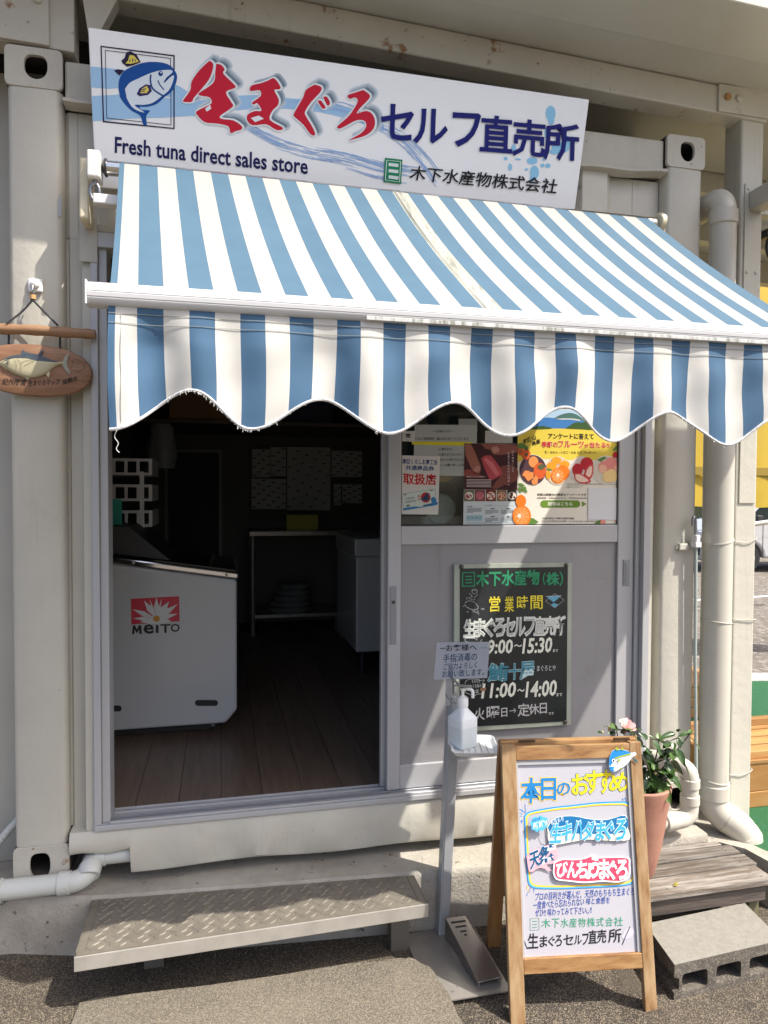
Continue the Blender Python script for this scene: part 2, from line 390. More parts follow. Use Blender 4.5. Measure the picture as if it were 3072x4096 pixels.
def curve(pts, n=6):                     # Catmull-Rom through 2-D or 3-D points
    P = [V((*p, 0)) if len(p) == 2 else V(p) for p in pts]; out = []
    for i in range(len(P) - 1):
        a, b, c, d = P[max(0, i - 1)], P[i], P[i + 1], P[min(len(P) - 1, i + 2)]
        for k in range(n):
            t = k / n
            out.append(0.5 * ((2 * b) + (c - a) * t + (2 * a - 5 * b + 4 * c - d) * t * t + (3 * b - a - 3 * c + d) * t ** 3))
    out.append(P[-1])
    return [(q.x, q.y) for q in out] if len(pts[0]) == 2 else out

def ground_z(x):
    return -0.205 - 0.045 * max(0.0, min(x / .35, 1.0))

# ================================================================== SETTING
b = B()
xs = [-40, -8, -1, 0, .18, 0.35, 1.0, 1.6, 1.88, 2.2, 4.5, 60]
def fall(x): return .12 if x <= 1.6 else .03
ys = [-40, -6, -2, -1, -.3, 0.4, 3.0, 90]
b.grid([[(x, y, ground_z(x) - fall(x) * max(0, min(-.3 - y, 2.5))) for x in xs] for y in ys], smooth=False)
b.obj('ground', ASPH, kind='structure', at=(0, 0, 0))
b = B()                                            # gravel car park to the right, then the turf
b.face([(2.9, 2.36, -0.246), (60, 2.36, -0.246), (60, 70, -0.246), (2.9, 70, -0.246)])
b.obj('gravel_lot', GRAVEL, kind='structure')
b = B()
b.prism([(x, y, -.086) for x, y in [(2.577, -.13), (2.601, -.206), (3.79, -.338), (4.40, -.338), (4.46, 1.80), (2.45, 2.10), (2.45, .302), (2.602, .302)]], (0, 0, -.155))
b.obj('artificial_turf', TURF, kind='structure')
b = B(); b.hexa([(2.45, 2.10, -.24), (4.46, 1.80, -.24), (4.82, 1.93, -.24), (2.45, 2.30, -.24), (2.45, 2.10, -.076), (4.46, 1.80, -.076), (4.82, 1.93, -.076), (2.45, 2.30, -.076)], .006)
tkerb = b.obj('turf_kerb', mat('pale_kerb', (0.56, 0.56, 0.55), 0.85, c2=(0.36, 0.36, 0.35), scale=60, stretch=(.3, 3, 1)), kind='structure')
b = B(); b.face([(7.0, 6.0, -0.24), (9.6, 6.25, -0.24), (9.6, 6.36, -0.24), (7.0, 6.11, -0.24)])
b.obj('painted_bay_line', WHITEP, kind='structure')

def plinth_y_(x): return -0.03 - 0.080 * x
hz = Plane((0, 0, -0.225), (0, 0, 1))
zl = Z(0, 3072, 1.0801); z5 = Z(1400, 3500, 2.765)
edge = [zl(345, 1012), zl(420, 990), zl(600, 972), zl(900, 938), zl(1250, 888), zl(1500, 845), z5(330, 955), z5(560, 915), z5(620, 925), z5(655, 908), z5(720, 930), z5(800, 985), z5(880, 1010), z5(935, 1080), z5(990, 1180), z5(1080, 1290), z5(1140, 1420), z5(1180, 1520), z5(1250, 1648)]
loop = [hz.hit(*e) for e in edge]
loop += [V((1.33, -0.9, -0.225)), V((1.36, -1.6, -0.225)), V((0.05, -1.7, -0.225)), V((0.20, -0.7, -0.225))]
b = B(); b.prism(loop, (0, 0, -0.16))
b.obj('entrance_slab', SLAB, kind='structure')
b = B(); rp = random.Random(31)
for k in range(230):
    if k < 150: x, y = rp.uniform(-.3, 2.3), rp.uniform(-.9, -.2)
    else: x = rp.uniform(.0, 1.9); y = plinth_y_(x) - rp.uniform(.004, .05)
    s_ = rp.uniform(.0015, .0045); zz0 = ground_z(x) - (fall(x) if not 1.6 < x < 1.88 else .12 - .09 * (x - 1.6) / .28) * max(0, -.3 - y)
    if .2 < x < 1.33 and y < -.30: zz0 = -.225
    v = [V((x + s_ * rp.uniform(.6, 1.3) * cos(a), y + s_ * rp.uniform(.6, 1.3) * sin(a), zz0)) for a in (0, 1.3, 2.5, 3.8, 5.1)]
    t_ = V((x + s_ * .2, y, zz0 + s_ * 1.1))
    for i in range(5): b.face([v[i], v[(i + 1) % 5], t_])
b.obj('grit', mat('grit_stone', (.26, .23, .18), .9, rand=0.0, c2=(.10, .085, .07), scale=30), kind='stuff')

# ---- plinth under the container
def plinth_y(x): return -0.020 - 0.080 * x
top = [(-1.6, plinth_y(-1.6)), (0.0, plinth_y(0)), (0.8, plinth_y(.8)), (1.6, plinth_y(1.4)), (2.2, -0.115), (2.47, -0.105), (2.47, 5), (-1.6, 5)]
b = B()
def ptz(x): return -0.030 - 0.016 * max(0, min(1, x / .3))
pxs = [-1.6, -.6, 0, .15, .3, .6, .8, 1.2, 1.55, 1.56, 1.9, 2.2, 2.47]
def pfy(x): return plinth_y(x) if x <= 1.55 else -.105
pr = random.Random(8); rows_ = []
for i in range(len(pxs) - 1):
    for k in range(6):
        x = pxs[i] + (pxs[i + 1] - pxs[i]) * k / 6; y = pfy(x) if x < 1.55 else (-.146 + .04 * min(1, (x - 1.55) / .1)); z_ = ptz(x); e = pr.uniform(-.0012, .0012)
        rows_.append([(x, y - .004, -.33), (x, y + e * .5, z_ - .03), (x, y + e, z_ - .008 + e), (x, y + .006 + e, z_ - .001), (x, y + .02, z_), (x, 5, z_)])
b.grid(rows_)
t = b.obj('concrete_plinth', CONC, kind='structure')
b = B(); b.prism([(x, y, -0.082) for x, y in [(2.20, -.10), (2.472, -.104), (2.535, -.17), (2.556, -.285), (3.8, -.42), (3.8, -.34), (2.60, -.205), (2.576, -.13), (2.60, .3), (2.472, .3), (2.20, .3)]], (0, 0, -0.25))
b.obj('concrete_kerb', CONC, kind='structure')

# ================================================================== CONTAINER
W = 2.438
ct = thing('shipping_container', 'cream painted shipping container turned into a shop, on its concrete plinth', 'container', (1.219, 0.0, 0.0))
def casting(x0, x1, z0, z1_, hx, hz_, rx, rz, up):
    # steel corner block with an oval lashing hole bored right through its face
    lo, hi, n = [], [], 24
    cx, cz = hx, hz_
    r = 0.016
    cs = [(x0 + r, z0 + r, pi), (x1 - r, z0 + r, 1.5 * pi), (x1 - r, z1_ - r, 0), (x0 + r, z1_ - r, .5 * pi)]
    outer = [(a + r * cos(s + k * pi / 6), -0.004, c + r * sin(s + k * pi / 6)) for a, c, s in cs for k in range(4)]
    hole = []
    for k in range(n):
        a = 2 * pi * k / n
        px_, pz_ = rx * cos(a), rz * sin(a)
        q = (abs(cos(a)) ** 3.2 + abs(sin(a)) ** 3.2) ** (-1 / 3.2) if (sin(a) * up > 0) else 1.0
        hole.append((cx + px_ * q, -0.004, cz + pz_ * q))
    b = B(); b.prism(outer, (0, 0.014, 0), [hole[::-1]])
    ob = b.obj('corner_casting', CREAM_RUST, ct)
    bv = ob.modifiers.new('soft', 'BEVEL'); bv.width = 0.005; bv.segments = 2; bv.limit_method = 'ANGLE'
    h = B(); h.box(x0 + .003, x0 + .02, 0.0105, 0.17, z0 + .003, z1_ - .003); h.box(x1 - .02, x1 - .003, 0.0105, 0.17, z0 + .003, z1_ - .003)
    h.box(x0 + .0205, x1 - .0205, 0.0105, 0.17, z0 + .003, z0 + .02); h.box(x0 + .0205, x1 - .0205, 0.0105, 0.17, z1_ - .02, z1_ - .003); h.box(x0 + .003, x1 - .003, .171, .175, z0 + .003, z1_ - .003)
    h.obj('casting_hollow', mat('hollow_shade', (.05, .045, .04), .9), ob)  # near-black inner walls: the shade inside the hole is put into the colour
    return ob
casting(0.0, .164, 2.470, 2.591, .088, 2.532, .033, .036, 1)
casting(2.274, W, 2.470, 2.591, 2.362, 2.532, .030, .036, 1)
casting(0.0, .164, 0.0, .116, .078, .050, .030, .044, 1)
casting(2.274, W, 0.0, .116, 2.36, .050, .030, .044, 1)
for x0, x1 in ((0.004, 0.160), (2.278, 2.434)):
    b = B()
    cols = [(x0, 0.15), (x0, 0.02), (x0 + .006, 0.006), (x0 + .016, 0.0), (x1 - .02, 0.0), (x1 - .008, 0.005), (x1, 0.018), (x1, 0.055)]
    zs = [0.1165 + k * (2.353 / 16) for k in range(17)]
    b.grid([[(x, y + (0.0016 * sin(z_ * 5 + x * 40) if i in (3, 4) else 0), z_) for i, (x, y) in enumerate(cols)] for z_ in zs])
    b.obj('corner_post', CREAM, ct)
b = B(); b.prism([(.148, -.0012, 2.135), (.155, -.0010, 2.16), (.157, -.0008, 2.12), (.155, -.0010, 2.09), (.148, -.0012, 2.085)], (0, .001, 0)); b.obj('paint_patch', mat('blue_grey_paint', (.36, .38, .42), .5), ct)
# top rail with its folded lip
b = B(); b.box(.166, 2.272, 0.012, 0.10, 2.445, 2.572, 0.008)
b.obj('top_rail', CREAM_RUST, ct)
b = B(); rows = []
for i in range(60):
    x = .166 + 2.106 * i / 59
    dz = .006 * sin(x * 9) + .004 * sin(x * 23)
    rows.append([(x, 0.03, 2.449 + dz), (x, -0.012, 2.444 + dz), (x, -0.016, 2.432 + dz), (x, 0.03, 2.426 + dz)])
b.grid(rows); b.obj('rail_lip', CREAM_RUST, ct)
# bottom rail with fork notch at its left end; the face is dented
b = B(); rows = []
nx = 90
def low(x):
    if x < .35: return 0.078 + .004 * sin(x * 40)
    return 0.0 + 0.006 * sin(x * 3.1) + .004 * sin(x * 11)
xsr = [.166 + (.347 - .166) * i / 10 for i in range(11)] + [.351 + (2.272 - .351) * i / nx for i in range(nx + 1)]
for x in xsr:
    lo = low(x); d = .005 * sin(x * 7) * sin(x * 17 + 1) + .003 * sin(x * 31)
    rows.append([(x, 0.09, lo + .004), (x, -0.004, lo - .002), (x, -0.010 + d, lo + .01), (x, -0.008 + d * 1.6, lo + (.145 - lo) * .5), (x, -0.008, .138), (x, -0.002, .147), (x, 0.03, .149), (x, .09, .149)])
b.grid(rows); b.obj('bottom_rail', CREAM, ct)
# recessed corrugated end wall left around the doorway
def wallcol(b, prof, z0, z1_):
    b.grid([[(x, y, z0) for x, y in prof], [(x, y, z1_) for x, y in prof]], smooth=False)
b = B(); wallcol(b, [(.160, .055), (.166, .055), (.172, .046), (.205, .046), (.213, .005), (.215, .002), (.239, .002), (.241, .05)], .148, 2.05)
b.obj('wall_fold', CREAM, ct)
b = B(); wallcol(b, [(.160, .055), (.172, .045), (.196, .045), (.198, .047), (.200, .045), (.26, .045), (.31, .02), (.5, .02), (.55, .05), (1.0, .05), (1.05, .02), (1.3, .02), (1.35, .05), (1.86, .05), (1.90, .05), (1.935, .012), (2.035, .012), (2.07, .05), (2.16, .05), (2.163, .052), (2.166, .05), (2.274, .05)], 2.04, 2.43)
b.obj('upper_wall', CREAM, ct)
b = B()                                            # pressed end cap of the rib beside the sign
b.hexa([(1.90, .05, 2.36), (2.07, .05, 2.36), (2.035, .012, 2.36), (1.935, .012, 2.36), (1.90, .05, 2.425), (2.07, .05, 2.425), (2.03, .045, 2.415), (1.94, .045, 2.415)])
b.obj('rib_cap', CREAM, ct)
b = B(); wallcol(b, [(2.225, .01), (2.229, .002), (2.243, .002), (2.246, .012), (2.252, .046), (2.272, .050), (2.282, .05)], .148, 2.05)
b.obj('wall_fold', CREAM, ct)
b = B(); b.box(.211, .263, -.0150, -.0125, 1.95, 2.085, .001); b.obj('patch_plate', CREAM_RUST, ct)
b = B(); b.box(.236, 2.232, -.004, .05, 2.047, 2.075, .004); b.obj('door_header', CREAM_RUST, ct)
# shell: sides, roof and the lined inside
b = B(); b.box(0.0, 0.03, 0.16, 5.9, 0.02, 2.58); b.obj('side_wall', CREAM, ct)
b = B(); b.box(2.408, 2.438, 0.16, 5.9, 0.02, 2.58); b.obj('side_wall', CREAM, ct)
b = B(); b.box(0.0, 2.438, 0.11, 5.9, 2.56, 2.59); b.obj('roof_sheet', CREAM, ct)
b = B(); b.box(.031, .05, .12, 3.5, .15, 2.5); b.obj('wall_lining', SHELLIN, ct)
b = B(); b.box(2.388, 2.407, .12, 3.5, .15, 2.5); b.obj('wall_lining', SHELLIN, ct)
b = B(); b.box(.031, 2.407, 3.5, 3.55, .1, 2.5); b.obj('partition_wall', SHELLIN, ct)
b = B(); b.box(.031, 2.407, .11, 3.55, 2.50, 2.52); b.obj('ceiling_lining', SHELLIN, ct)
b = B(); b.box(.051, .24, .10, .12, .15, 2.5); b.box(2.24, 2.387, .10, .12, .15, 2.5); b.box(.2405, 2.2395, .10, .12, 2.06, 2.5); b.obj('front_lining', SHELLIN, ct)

fl = B(); fl.box(.05, 2.388, .115, 3.5, .10, .150)
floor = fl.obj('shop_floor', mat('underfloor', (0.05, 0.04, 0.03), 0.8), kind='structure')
pw = (2.36 - .06) / 16
pm = None
for i in range(16):
    for seg_ in range(3):
        y0 = .125 + seg_ * 1.1 - (0.35 if i % 2 else 0); y1 = y0 + 1.1
        y0, y1 = max(.125, y0), min(3.49, y1)
        b = B(); b.box(.06 + i * pw + .0012, .06 + (i + 1) * pw - .0004, y0 + .0004, y1 - .0004, .150, .160, .0004, 1)
        b.obj('plank', FLOORW, floor)

# ================================================================== ROOF OVER THE FRONT
def roof_z(x): return 2.893 - 0.0385 * x
rf = thing('entrance_roof', 'cream steel roof with deep eaves above the shop sign', 'roof', (1.2, -0.1, 2.7))
def slopebox(b, x0, x1, y0, y1, d0, d1, bev=0.0):
    b.hexa([(x0, y0, roof_z(x0) + d0), (x1, y0, roof_z(x1) + d0), (x1, y1, roof_z(x1) + d0), (x0, y1, roof_z(x0) + d0),
            (x0, y0, roof_z(x0) + d1), (x1, y0, roof_z(x1) + d1), (x1, y1, roof_z(x1) + d1), (x0, y1, roof_z(x0) + d1)], bev)
b = B(); slopebox(b, .205, 2.705, -.012, .075, -.110, -.004, .006); b.obj('main_beam', CREAM_RUST, rf)
b = B(); slopebox(b, -.9, 5.0, -.165, .60, 0.0, .03, .003); b.obj('soffit_sheet', SOFFIT, rf)
b = B(); b.hexa([(-.9, -.385, roof_z(-.9) + .012), (5, -.385, roof_z(5) + .012), (5, -.168, roof_z(5) - .008), (-.9, -.168, roof_z(-.9) - .008),
                 (-.9, -.385, roof_z(-.9) + .05), (5, -.385, roof_z(5) + .05), (5, -.168, roof_z(5) + .04), (-.9, -.168, roof_z(-.9) + .04)], .004); b.obj('eaves_flashing', SOFFIT, rf)
b = B(); slopebox(b, -.9, 5.0, -.36, 1.95, .052, .07); b.obj('roof_sheet', SOFFIT, rf)
for y in (.62, 1.15, 1.66):
    b = B(); slopebox(b, -.9, 5.0, y, y + .07, -.09, .05); b.obj('purlin', SOFFIT, rf)
# left beam stub with its bolted splice plate
b = B(); slopebox(b, -.9, .198, 0.0, .08, -.292, -.045, .004); b.obj('side_beam', CREAM_RUST, rf)
b = B(); b.hexa([(-.5, -.012, 2.62), (.128, -.012, 2.597), (.128, -.003, 2.597), (-.5, -.003, 2.62), (-.5, -.012, 2.825), (.128, -.012, 2.79), (.128, -.003, 2.79), (-.5, -.003, 2.825)], .002)
sp_ = b.obj('splice_plate', CREAM_RUST, rf)
for x in (.052, .098):
    b = B(); b.lathe([(.0125, 0), (.0125, .007), (.009, .0105), (0, .011)], (x, -.012, 2.735 - (x - .05) * .15), 8, V((0, -1, 0))); b.obj('bolt', CREAM_RUST, sp_)
b = B(); b.prism([(.205, -.013, 2.885), (.33, -.013, 2.88), (.33, -.013, 2.775), (.27, -.013, 2.65), (.24, -.013, 2.655)], (0, .05, 0)); b.obj('gusset', CREAM, rf)
b = B(); b.box(2.48, 2.706, -.022, -.0125, 2.69, 2.793, .002); gp = b.obj('end_plate', CREAM_RUST, rf)
for x, mt in ((2.515, mat('rusty_bolt', (.45, .26, .09), .7, c2=(.30, .14, .05), scale=60)), (2.565, CREAM)):
    b = B(); b.lathe([(.0135, 0), (.0135, .008), (.009, .012), (0, .0125)], (x, -.022, 2.745), 8, V((0, -1, 0))); b.obj('bolt', mt, gp)
b = B(); b.box(-.9, 2.42, .44, .46, 2.592, 2.93); b.obj('void_shade_sheet', mat('void_shade', (.03, .028, .024), .9), rf)  # near-black sheet added to paint the gap above the sign as deep shade
b = B(); b.box(1.9, 2.40, .25, .29, 2.60, 2.66); b.obj('inner_beam', CREAM_RUST, rf)

# square steel post at the right
pt = thing('steel_post', 'square cream steel post beside the thick drainpipe', 'post', (2.65, .05, -.1))
b = B(); b.box(2.602, 2.703, 0.0, .10, -.20, 2.70, .009, 3); b.obj('shaft', CREAM, pt)
b = B(); b.box(2.618, 2.690, -.0055, -.0005, 1.2, 2.44, .0015); pl_ = b.obj('riveted_plate', CREAM, pt)
for zv in (2.42, 2.10, 1.82, 1.55):
    for x in (2.633, 2.673):
        b = B(); b.lathe([(.0075, 0), (.007, .003), (.003, .0045), (0, .0046)], (x, -.0055, zv), 10, V((0, -1, 0))); b.obj('rivet', CREAM, pl_)
b = B(); b.box(2.635, 2.70, -1.0, -.006, 2.335, 2.41, .004); b.obj('outrigger', CREAM, pt)
b = B(); b.box(3.03, 3.08, -1.0, .05, 2.335, 2.41, .004); b.box(2.704, 3.08, .01, .06, 2.335, 2.41, .003); b.obj('outrigger', CREAM, pt)
sc_ = B(); sc_.box(2.535, 3.12, -.87, -.41, 2.412, 2.43, .003); sc_.obj('unseen_shade_panel', mat('shade_panel', (.6, .56, .46), .6), pt)  # unseen panel, added to cast the dark band across the door
# tie wires round post and pipe
for z_, dz in ((1.052, .012), (.745, -.006), (.125, .01)):
    b = B(); b.tube(curve([(2.600, .04, z_ + dz * .4), (2.600, -.003, z_), (2.625, -.004, z_ - .004), (2.66, -.006, z_ - .002 - abs(dz) * .3), (2.705, -.003, z_ + dz), (2.706, .04, z_ + dz)], 5), .0018, 6); b.obj('tie_wire', CREAM, pt)

# neighbouring cream wall at the far left
b = B(); b.box(-2.2, -.02, .22, .30, -.03, 2.62, .004)
nw = b.obj('neighbour_wall', mat('neighbour_paint', (.47, .445, .385), .6, c2=(.43, .41, .355), scale=4), label='beige neighbouring wall seen past the left corner post', cat='wall')
# ================================================================== DOOR FRAME AND SLIDING DOORS
df = thing('door_frame', 'aluminium sliding door frame set into the container front', 'door frame', (1.24, 0.03, .15))
b = B(); b.box(.241, .262, -.012, .098, .168, 2.046, .002); b.box(.2625, .287, .005, .098, .168, 2.046, .002); b.obj('jamb', ALU, df)
b = B(); b.box(2.196, 2.224, -.012, .098, .168, 2.046, .002); b.box(2.178, 2.1955, .012, .098, .168, 2.046, .002); b.obj('jamb', ALU, df)
b = B(); b.box(.241, 2.224, -.016, .10, .150, .1675, .002); b.obj('sill', ALU, df)
for y in (-.010, .022, .058, .088):
    b = B(); b.box(.288, 2.177, y, y + .005, .168, .176, .001, 1); b.obj('track', ALU_DK if y in (.022,) else ALU, df)
b = B(); b.box(.241, 2.224, -.012, .10, 2.0, 2.046, .002); b.obj('head', ALU, df)

def leaf(name, label, x0, x1, y0, y1, swl):
    d = thing(name, label, 'door', ((x0 + x1) / 2, y0, .17), 'sliding door leaves')
    sw = .068
    g = B(); g.box(x0, x0 + swl, y0, y1, .177, 1.995, .003); s1 = g.obj('stile', ALU, d)
    g = B(); g.box(x1 - sw, x1, y0, y1, .177, 1.995, .003); s2 = g.obj('stile', ALU, d)
    xa, xb = x0 + swl, x1 - sw
    for z0, zz in ((.177, .262), (1.052, 1.118), (1.94, 1.995)):
        g = B(); g.box(xa + .0005, xb - .0005, y0 + .002, y1 - .002, z0, zz, .0025); g.obj('rail', ALU, d)
    g = B(); g.box(xa + .0005, xb - .0005, y0 + .012, y1 - .01, .2625, 1.0515); g.obj('lower_panel', DOORP, d)
    g = B(); g.box(xa + .0005, xb - .0005, y0 + .014, y1 - .012, 1.1185, 1.9395); g.obj('glass_pane', GLASS, d)
    for q_ in ((xa + .0005, xb - .0005, 1.1185, 1.1215), (xa + .0005, xb - .0005, 1.9365, 1.9395), (xa + .0005, xa + .0035, 1.122, 1.936), (xb - .0035, xb - .0005, 1.122, 1.936)):
        g = B(); g.box(q_[0], q_[1], y0 + .008, y0 + .0135, q_[2], q_[3]); g.obj('glazing_bead', BLACK, d)
    return d, s1, s2
door, s1, s2 = leaf('sliding_door', 'closed aluminium sliding door carrying the posters and the chalkboard', 1.209, 2.177, .024, .052, .047)
b = B(); b.box(1.217, 1.240, .0205, .0235, .70, .905, .001); hp = b.obj('lock_plate', ALU_DK, s1)
b = B(); b.lathe([(.006, 0), (.006, .002), (0, .0022)], (1.2285, .0205, .85), 12, V((0, -1, 0))); b.obj('keyhole', DARKM, s1)
b = B(); b.box(2.132, 2.158, .0205, .0235, .885, .985, .001); b.box(2.139, 2.151, .0185, .0206, .895, .975, .001); b.obj('finger_pull', ALU_DK, s2)
door2, q1, q2 = leaf('sliding_door', 'inner sliding door slid open behind the one with posters', 1.194, 2.150, .060, .086, .060)

# ================================================================== SHOP SIGN
sp = Plane((1.0, -0.12, 2.60), (0, -0.965, -0.262))
TL, TR = sp.hit(355.5, 116), sp.hit(2364.5, 393.5)
ztop = (TL.z + TR.z) / 2
sl = V((0, 0.262, -0.965)); xl, xr = (TL.x + sp.hit(*z1(405, 690)).x) / 2, (TR.x + sp.hit(*z2(820, 890)).x) / 2
A0, A1 = V((xl, 0, 0)), V((xr, 0, 0))
def sgn(x, z_): return sp.p + V((x - 1.0, 0, 0)) + sl * ((2.60 - z_) / .965)
sg = thing('shop_sign', 'long white tuna shop sign leaning forward above the striped awning', 'sign', (xl, -.05, 2.2))
zt_ = ztop
b = B(); f4 = [sgn(xl, 2.185), sgn(xr, 2.185), sgn(xr, zt_), sgn(xl, zt_)]
bk = [p + sp.n * -0.028 for p in f4]
b.hexa([f4[0], f4[1], bk[1], bk[0], f4[3], f4[2], bk[2], bk[3]], .002, 1)
b.obj('panel', SIGNW, sg)
P = Print(sp, z1, .0006)
P.poly([(390, 287), (520, 300), (660, 325), (780, 375), (860, 430), (880, 462), (800, 440), (700, 410), (560, 375), (470, 384), (393, 377)])
P.poly([(396, 415), (520, 408), (640, 420), (760, 425), (870, 455), (920, 480), (840, 500), (700, 508), (560, 512), (470, 520), (400, 523)])
P.poly([(820, 440), (900, 430), (1000, 415), (1100, 410), (1250, 425), (1400, 435), (1520, 470), (1659, 540), (1659, 566), (1500, 512), (1380, 484), (1240, 470), (1100, 470), (980, 480), (900, 485)])
P.obj('sky_blue_wave', ink(158, 196, 230), sg)
P = Print(sp, z1, .0008)
rnd = random.Random(3)
mainc = curve([(980, 500), (1080, 555), (1200, 620), (1330, 660), (1480, 690), (1640, 735), (1790, 760)], 6)
mc2 = curve([(1200, 430), (1350, 440), (1500, 470), (1640, 540), (1740, 600), (1830, 690), (1900, 780)], 6)
for c_, wd, n_ in ((mainc, 62, 84), (mc2, 52, 60)):
    for i in range(n_):
        k = rnd.randrange(0, len(c_) - 5); ln = rnd.randrange(3, 12); o_ = rnd.uniform(-wd, wd) * (0.35 + .65 * k / len(c_))
        seg_ = c_[k:k + ln]
        if len(seg_) > 2: P.line([(x + o_ * .3, y - o_ * .7 + rnd.uniform(-2, 2)) for x, y in seg_], rnd.uniform(1.5, 4.2), True)
        P.n %= 18
P.obj('brush_streaks', ink(150, 182, 224), sg)
P = Print(sp, z2, .0009)
for cx, cy, rx, ry in ((720, 490, 22, 34), (722, 520, 14, 20), (700, 575, 6, 22), (650, 745, 20, 30), (640, 770, 10, 20), (526, 685, 9, 8), (545, 722, 9, 16), (578, 688, 14, 4), (640, 695, 24, 16), (685, 715, 9, 9), (708, 716, 12, 10), (616, 732, 8, 5), (760, 640, 36, 26), (790, 620, 14, 34), (560, 640, 10, 16), (690, 690, 7, 5), (735, 655, 20, 12), (520, 770, 4, 4)):
    P.ell(cx, cy, rx, ry, 12)
P.obj('paint_splashes', ink(142, 198, 230), sg)
P = Print(sp, z1, .0012)
fr_ = lambda l: l + [l[0]]
P.line([(437, 200), (752, 241), (752, 555), (447, 525)], 8, closed=True); P.line([(455, 217), (737, 252), (739, 540), (461, 510)], 4, closed=True)
P.poly([(530, 274), (524, 262), (538, 250), (546, 226), (564, 221), (590, 236), (608, 268), (575, 282), (548, 288)])
P.poly([(492, 305), (510, 299), (536, 304), (516, 327)])
P.obj('drawn_frame', ink(38, 26, 60), sg)
P = Print(sp, z1, .0015)
P.poly(curve([(512, 385), (515, 345), (535, 308), (580, 284), (630, 269), (690, 269), (735, 283), (764, 322), (760, 360), (742, 395), (712, 418), (680, 447), (650, 458), (625, 462), (604, 461), (612, 474), (648, 478), (632, 500), (634, 540), (618, 536), (606, 500), (572, 480), (540, 450), (519, 420)], 3))
P.obj('fish_back', ink(16, 76, 150), sg)
P = Print(sp, z1, .002)
P.poly(curve([(540, 385), (560, 358), (600, 338), (645, 318), (690, 305), (736, 302), (745, 312), (722, 333), (708, 352), (712, 356), (742, 328), (752, 330), (744, 362), (728, 392), (703, 412), (660, 444), (620, 453), (595, 452), (582, 456), (608, 474), (624, 486), (600, 480), (570, 462), (548, 425)], 3))
P.obj('fish_belly', ink(214, 224, 234), sg)
P = Print(sp, z1, .0024)
P.line(curve([(652, 322), (650, 350), (662, 385), (704, 414)], 5), 7); P.line(curve([(682, 347), (690, 365), (708, 388)], 5), 5); P.ell(694, 318, 10, 11); P.line([(745, 322), (722, 336), (714, 352)], 6)
P.obj('fish_lines', ink(16, 60, 130), sg)
P = Print(sp, z1, .0026); P.ell(696, 314, 3.5, 3.5, 8); P.obj('eye_glint', ink(230, 236, 240), sg)
P = Print(sp, z1, .0024); P.poly([(590, 407), (602, 382), (630, 364), (650, 368), (656, 394), (640, 410), (604, 416)]); P.obj('side_fin', ink(52, 40, 92), sg)
P = Print(sp, z1, .0028)
P.poly([(541, 274), (553, 262), (560, 238), (578, 240), (600, 266), (566, 276)])
P.poly([(606, 403), (615, 382), (634, 371), (644, 388), (634, 402)])
P.obj('yellow_fins', ink(222, 206, 96), sg)
P = Print(sp, z1, .0031)
for l in ([(560, 268), (562, 255)], [(573, 268), (574, 252)], [(586, 266), (584, 256)], [(612, 396), (626, 392)], [(615, 388), (632, 383)]): P.line(l, 4)
P.obj('fin_rays', ink(52, 40, 92), sg)
RED = [[(905, 262), (921, 275), (918, 305), (902, 345), (864, 392), (836, 425), (828, 440), (795, 440), (792, 432), (822, 390), (828, 352), (862, 303)],
       [(934, 275), (955, 280), (971, 300), (965, 318), (1012, 365), (1015, 380), (976, 398), (1000, 442), (1005, 462), (952, 500), (960, 514), (1008, 520), (1045, 545), (1042, 560), (1020, 566), (996, 575), (986, 545), (930, 533), (885, 528), (852, 497), (850, 480), (905, 452), (915, 440), (904, 420), (862, 412), (862, 400), (902, 374), (926, 350), (930, 310)],
       [(1160, 347), (1185, 338), (1212, 375), (1206, 386), (1185, 390), (1204, 428), (1200, 455), (1176, 480), (1166, 518), (1220, 550), (1214, 562), (1190, 560), (1150, 537), (1092, 541), (1068, 520), (1070, 495), (1100, 480), (1130, 478), (1112, 446), (1096, 452), (1090, 442), (1126, 415), (1122, 390), (1082, 393), (1086, 370), (1128, 359)],
       [(1360, 365), (1388, 376), (1384, 398), (1345, 440), (1318, 482), (1322, 502), (1350, 548), (1362, 582), (1342, 580), (1310, 538), (1275, 507), (1268, 495), (1285, 463), (1310, 420), (1322, 388)],
       [(1372, 437), (1386, 434), (1407, 464), (1392, 468)], [(1396, 419), (1412, 418), (1426, 444), (1414, 456)],
       [(1570, 388), (1598, 411), (1590, 432), (1558, 465), (1542, 490), (1580, 479), (1606, 490), (1620, 520), (1614, 556), (1582, 584), (1530, 601), (1510, 604), (1560, 575), (1582, 546), (1574, 522), (1540, 520), (1490, 546), (1465, 556), (1458, 545), (1500, 508), (1526, 475), (1546, 436), (1534, 421), (1512, 427), (1502, 412), (1540, 398)]]
def grow(poly, w):      # push a loop outwards
    a = sum(poly[i][0] * poly[(i + 1) % len(poly)][1] - poly[(i + 1) % len(poly)][0] * poly[i][1] for i in range(len(poly)))
    s_ = 1 if a > 0 else -1; out = []; n = len(poly)
    for i in range(n):
        p, q = poly[i - 1], poly[(i + 1) % n]; dx, dy = q[0] - p[0], q[1] - p[1]; l = sqrt(dx * dx + dy * dy) or 1
        out.append((poly[i][0] + s_ * dy / l * w, poly[i][1] - s_ * dx / l * w))
    return out
RED = [curve(r_ + r_[:1], 3)[:-1] for r_ in RED]
for dx, dy, g_, c_, of in ((20, -14, 15, (196, 207, 216), .0013), (20, -14, 7, (160, 174, 186), .0016), (18, -12, 0, (112, 128, 142), .0019)):
    P = Print(sp, z1, of)
    for r_ in RED: P.poly([(x + dx, y + dy) for x, y in (grow(r_, g_) if g_ else r_)])
    P.obj('letter_shade', ink(*c_), sg)
P = Print(sp, z1, .0023)
for r_ in RED: P.poly([(x + 2, y) for x, y in grow(r_, 7)])
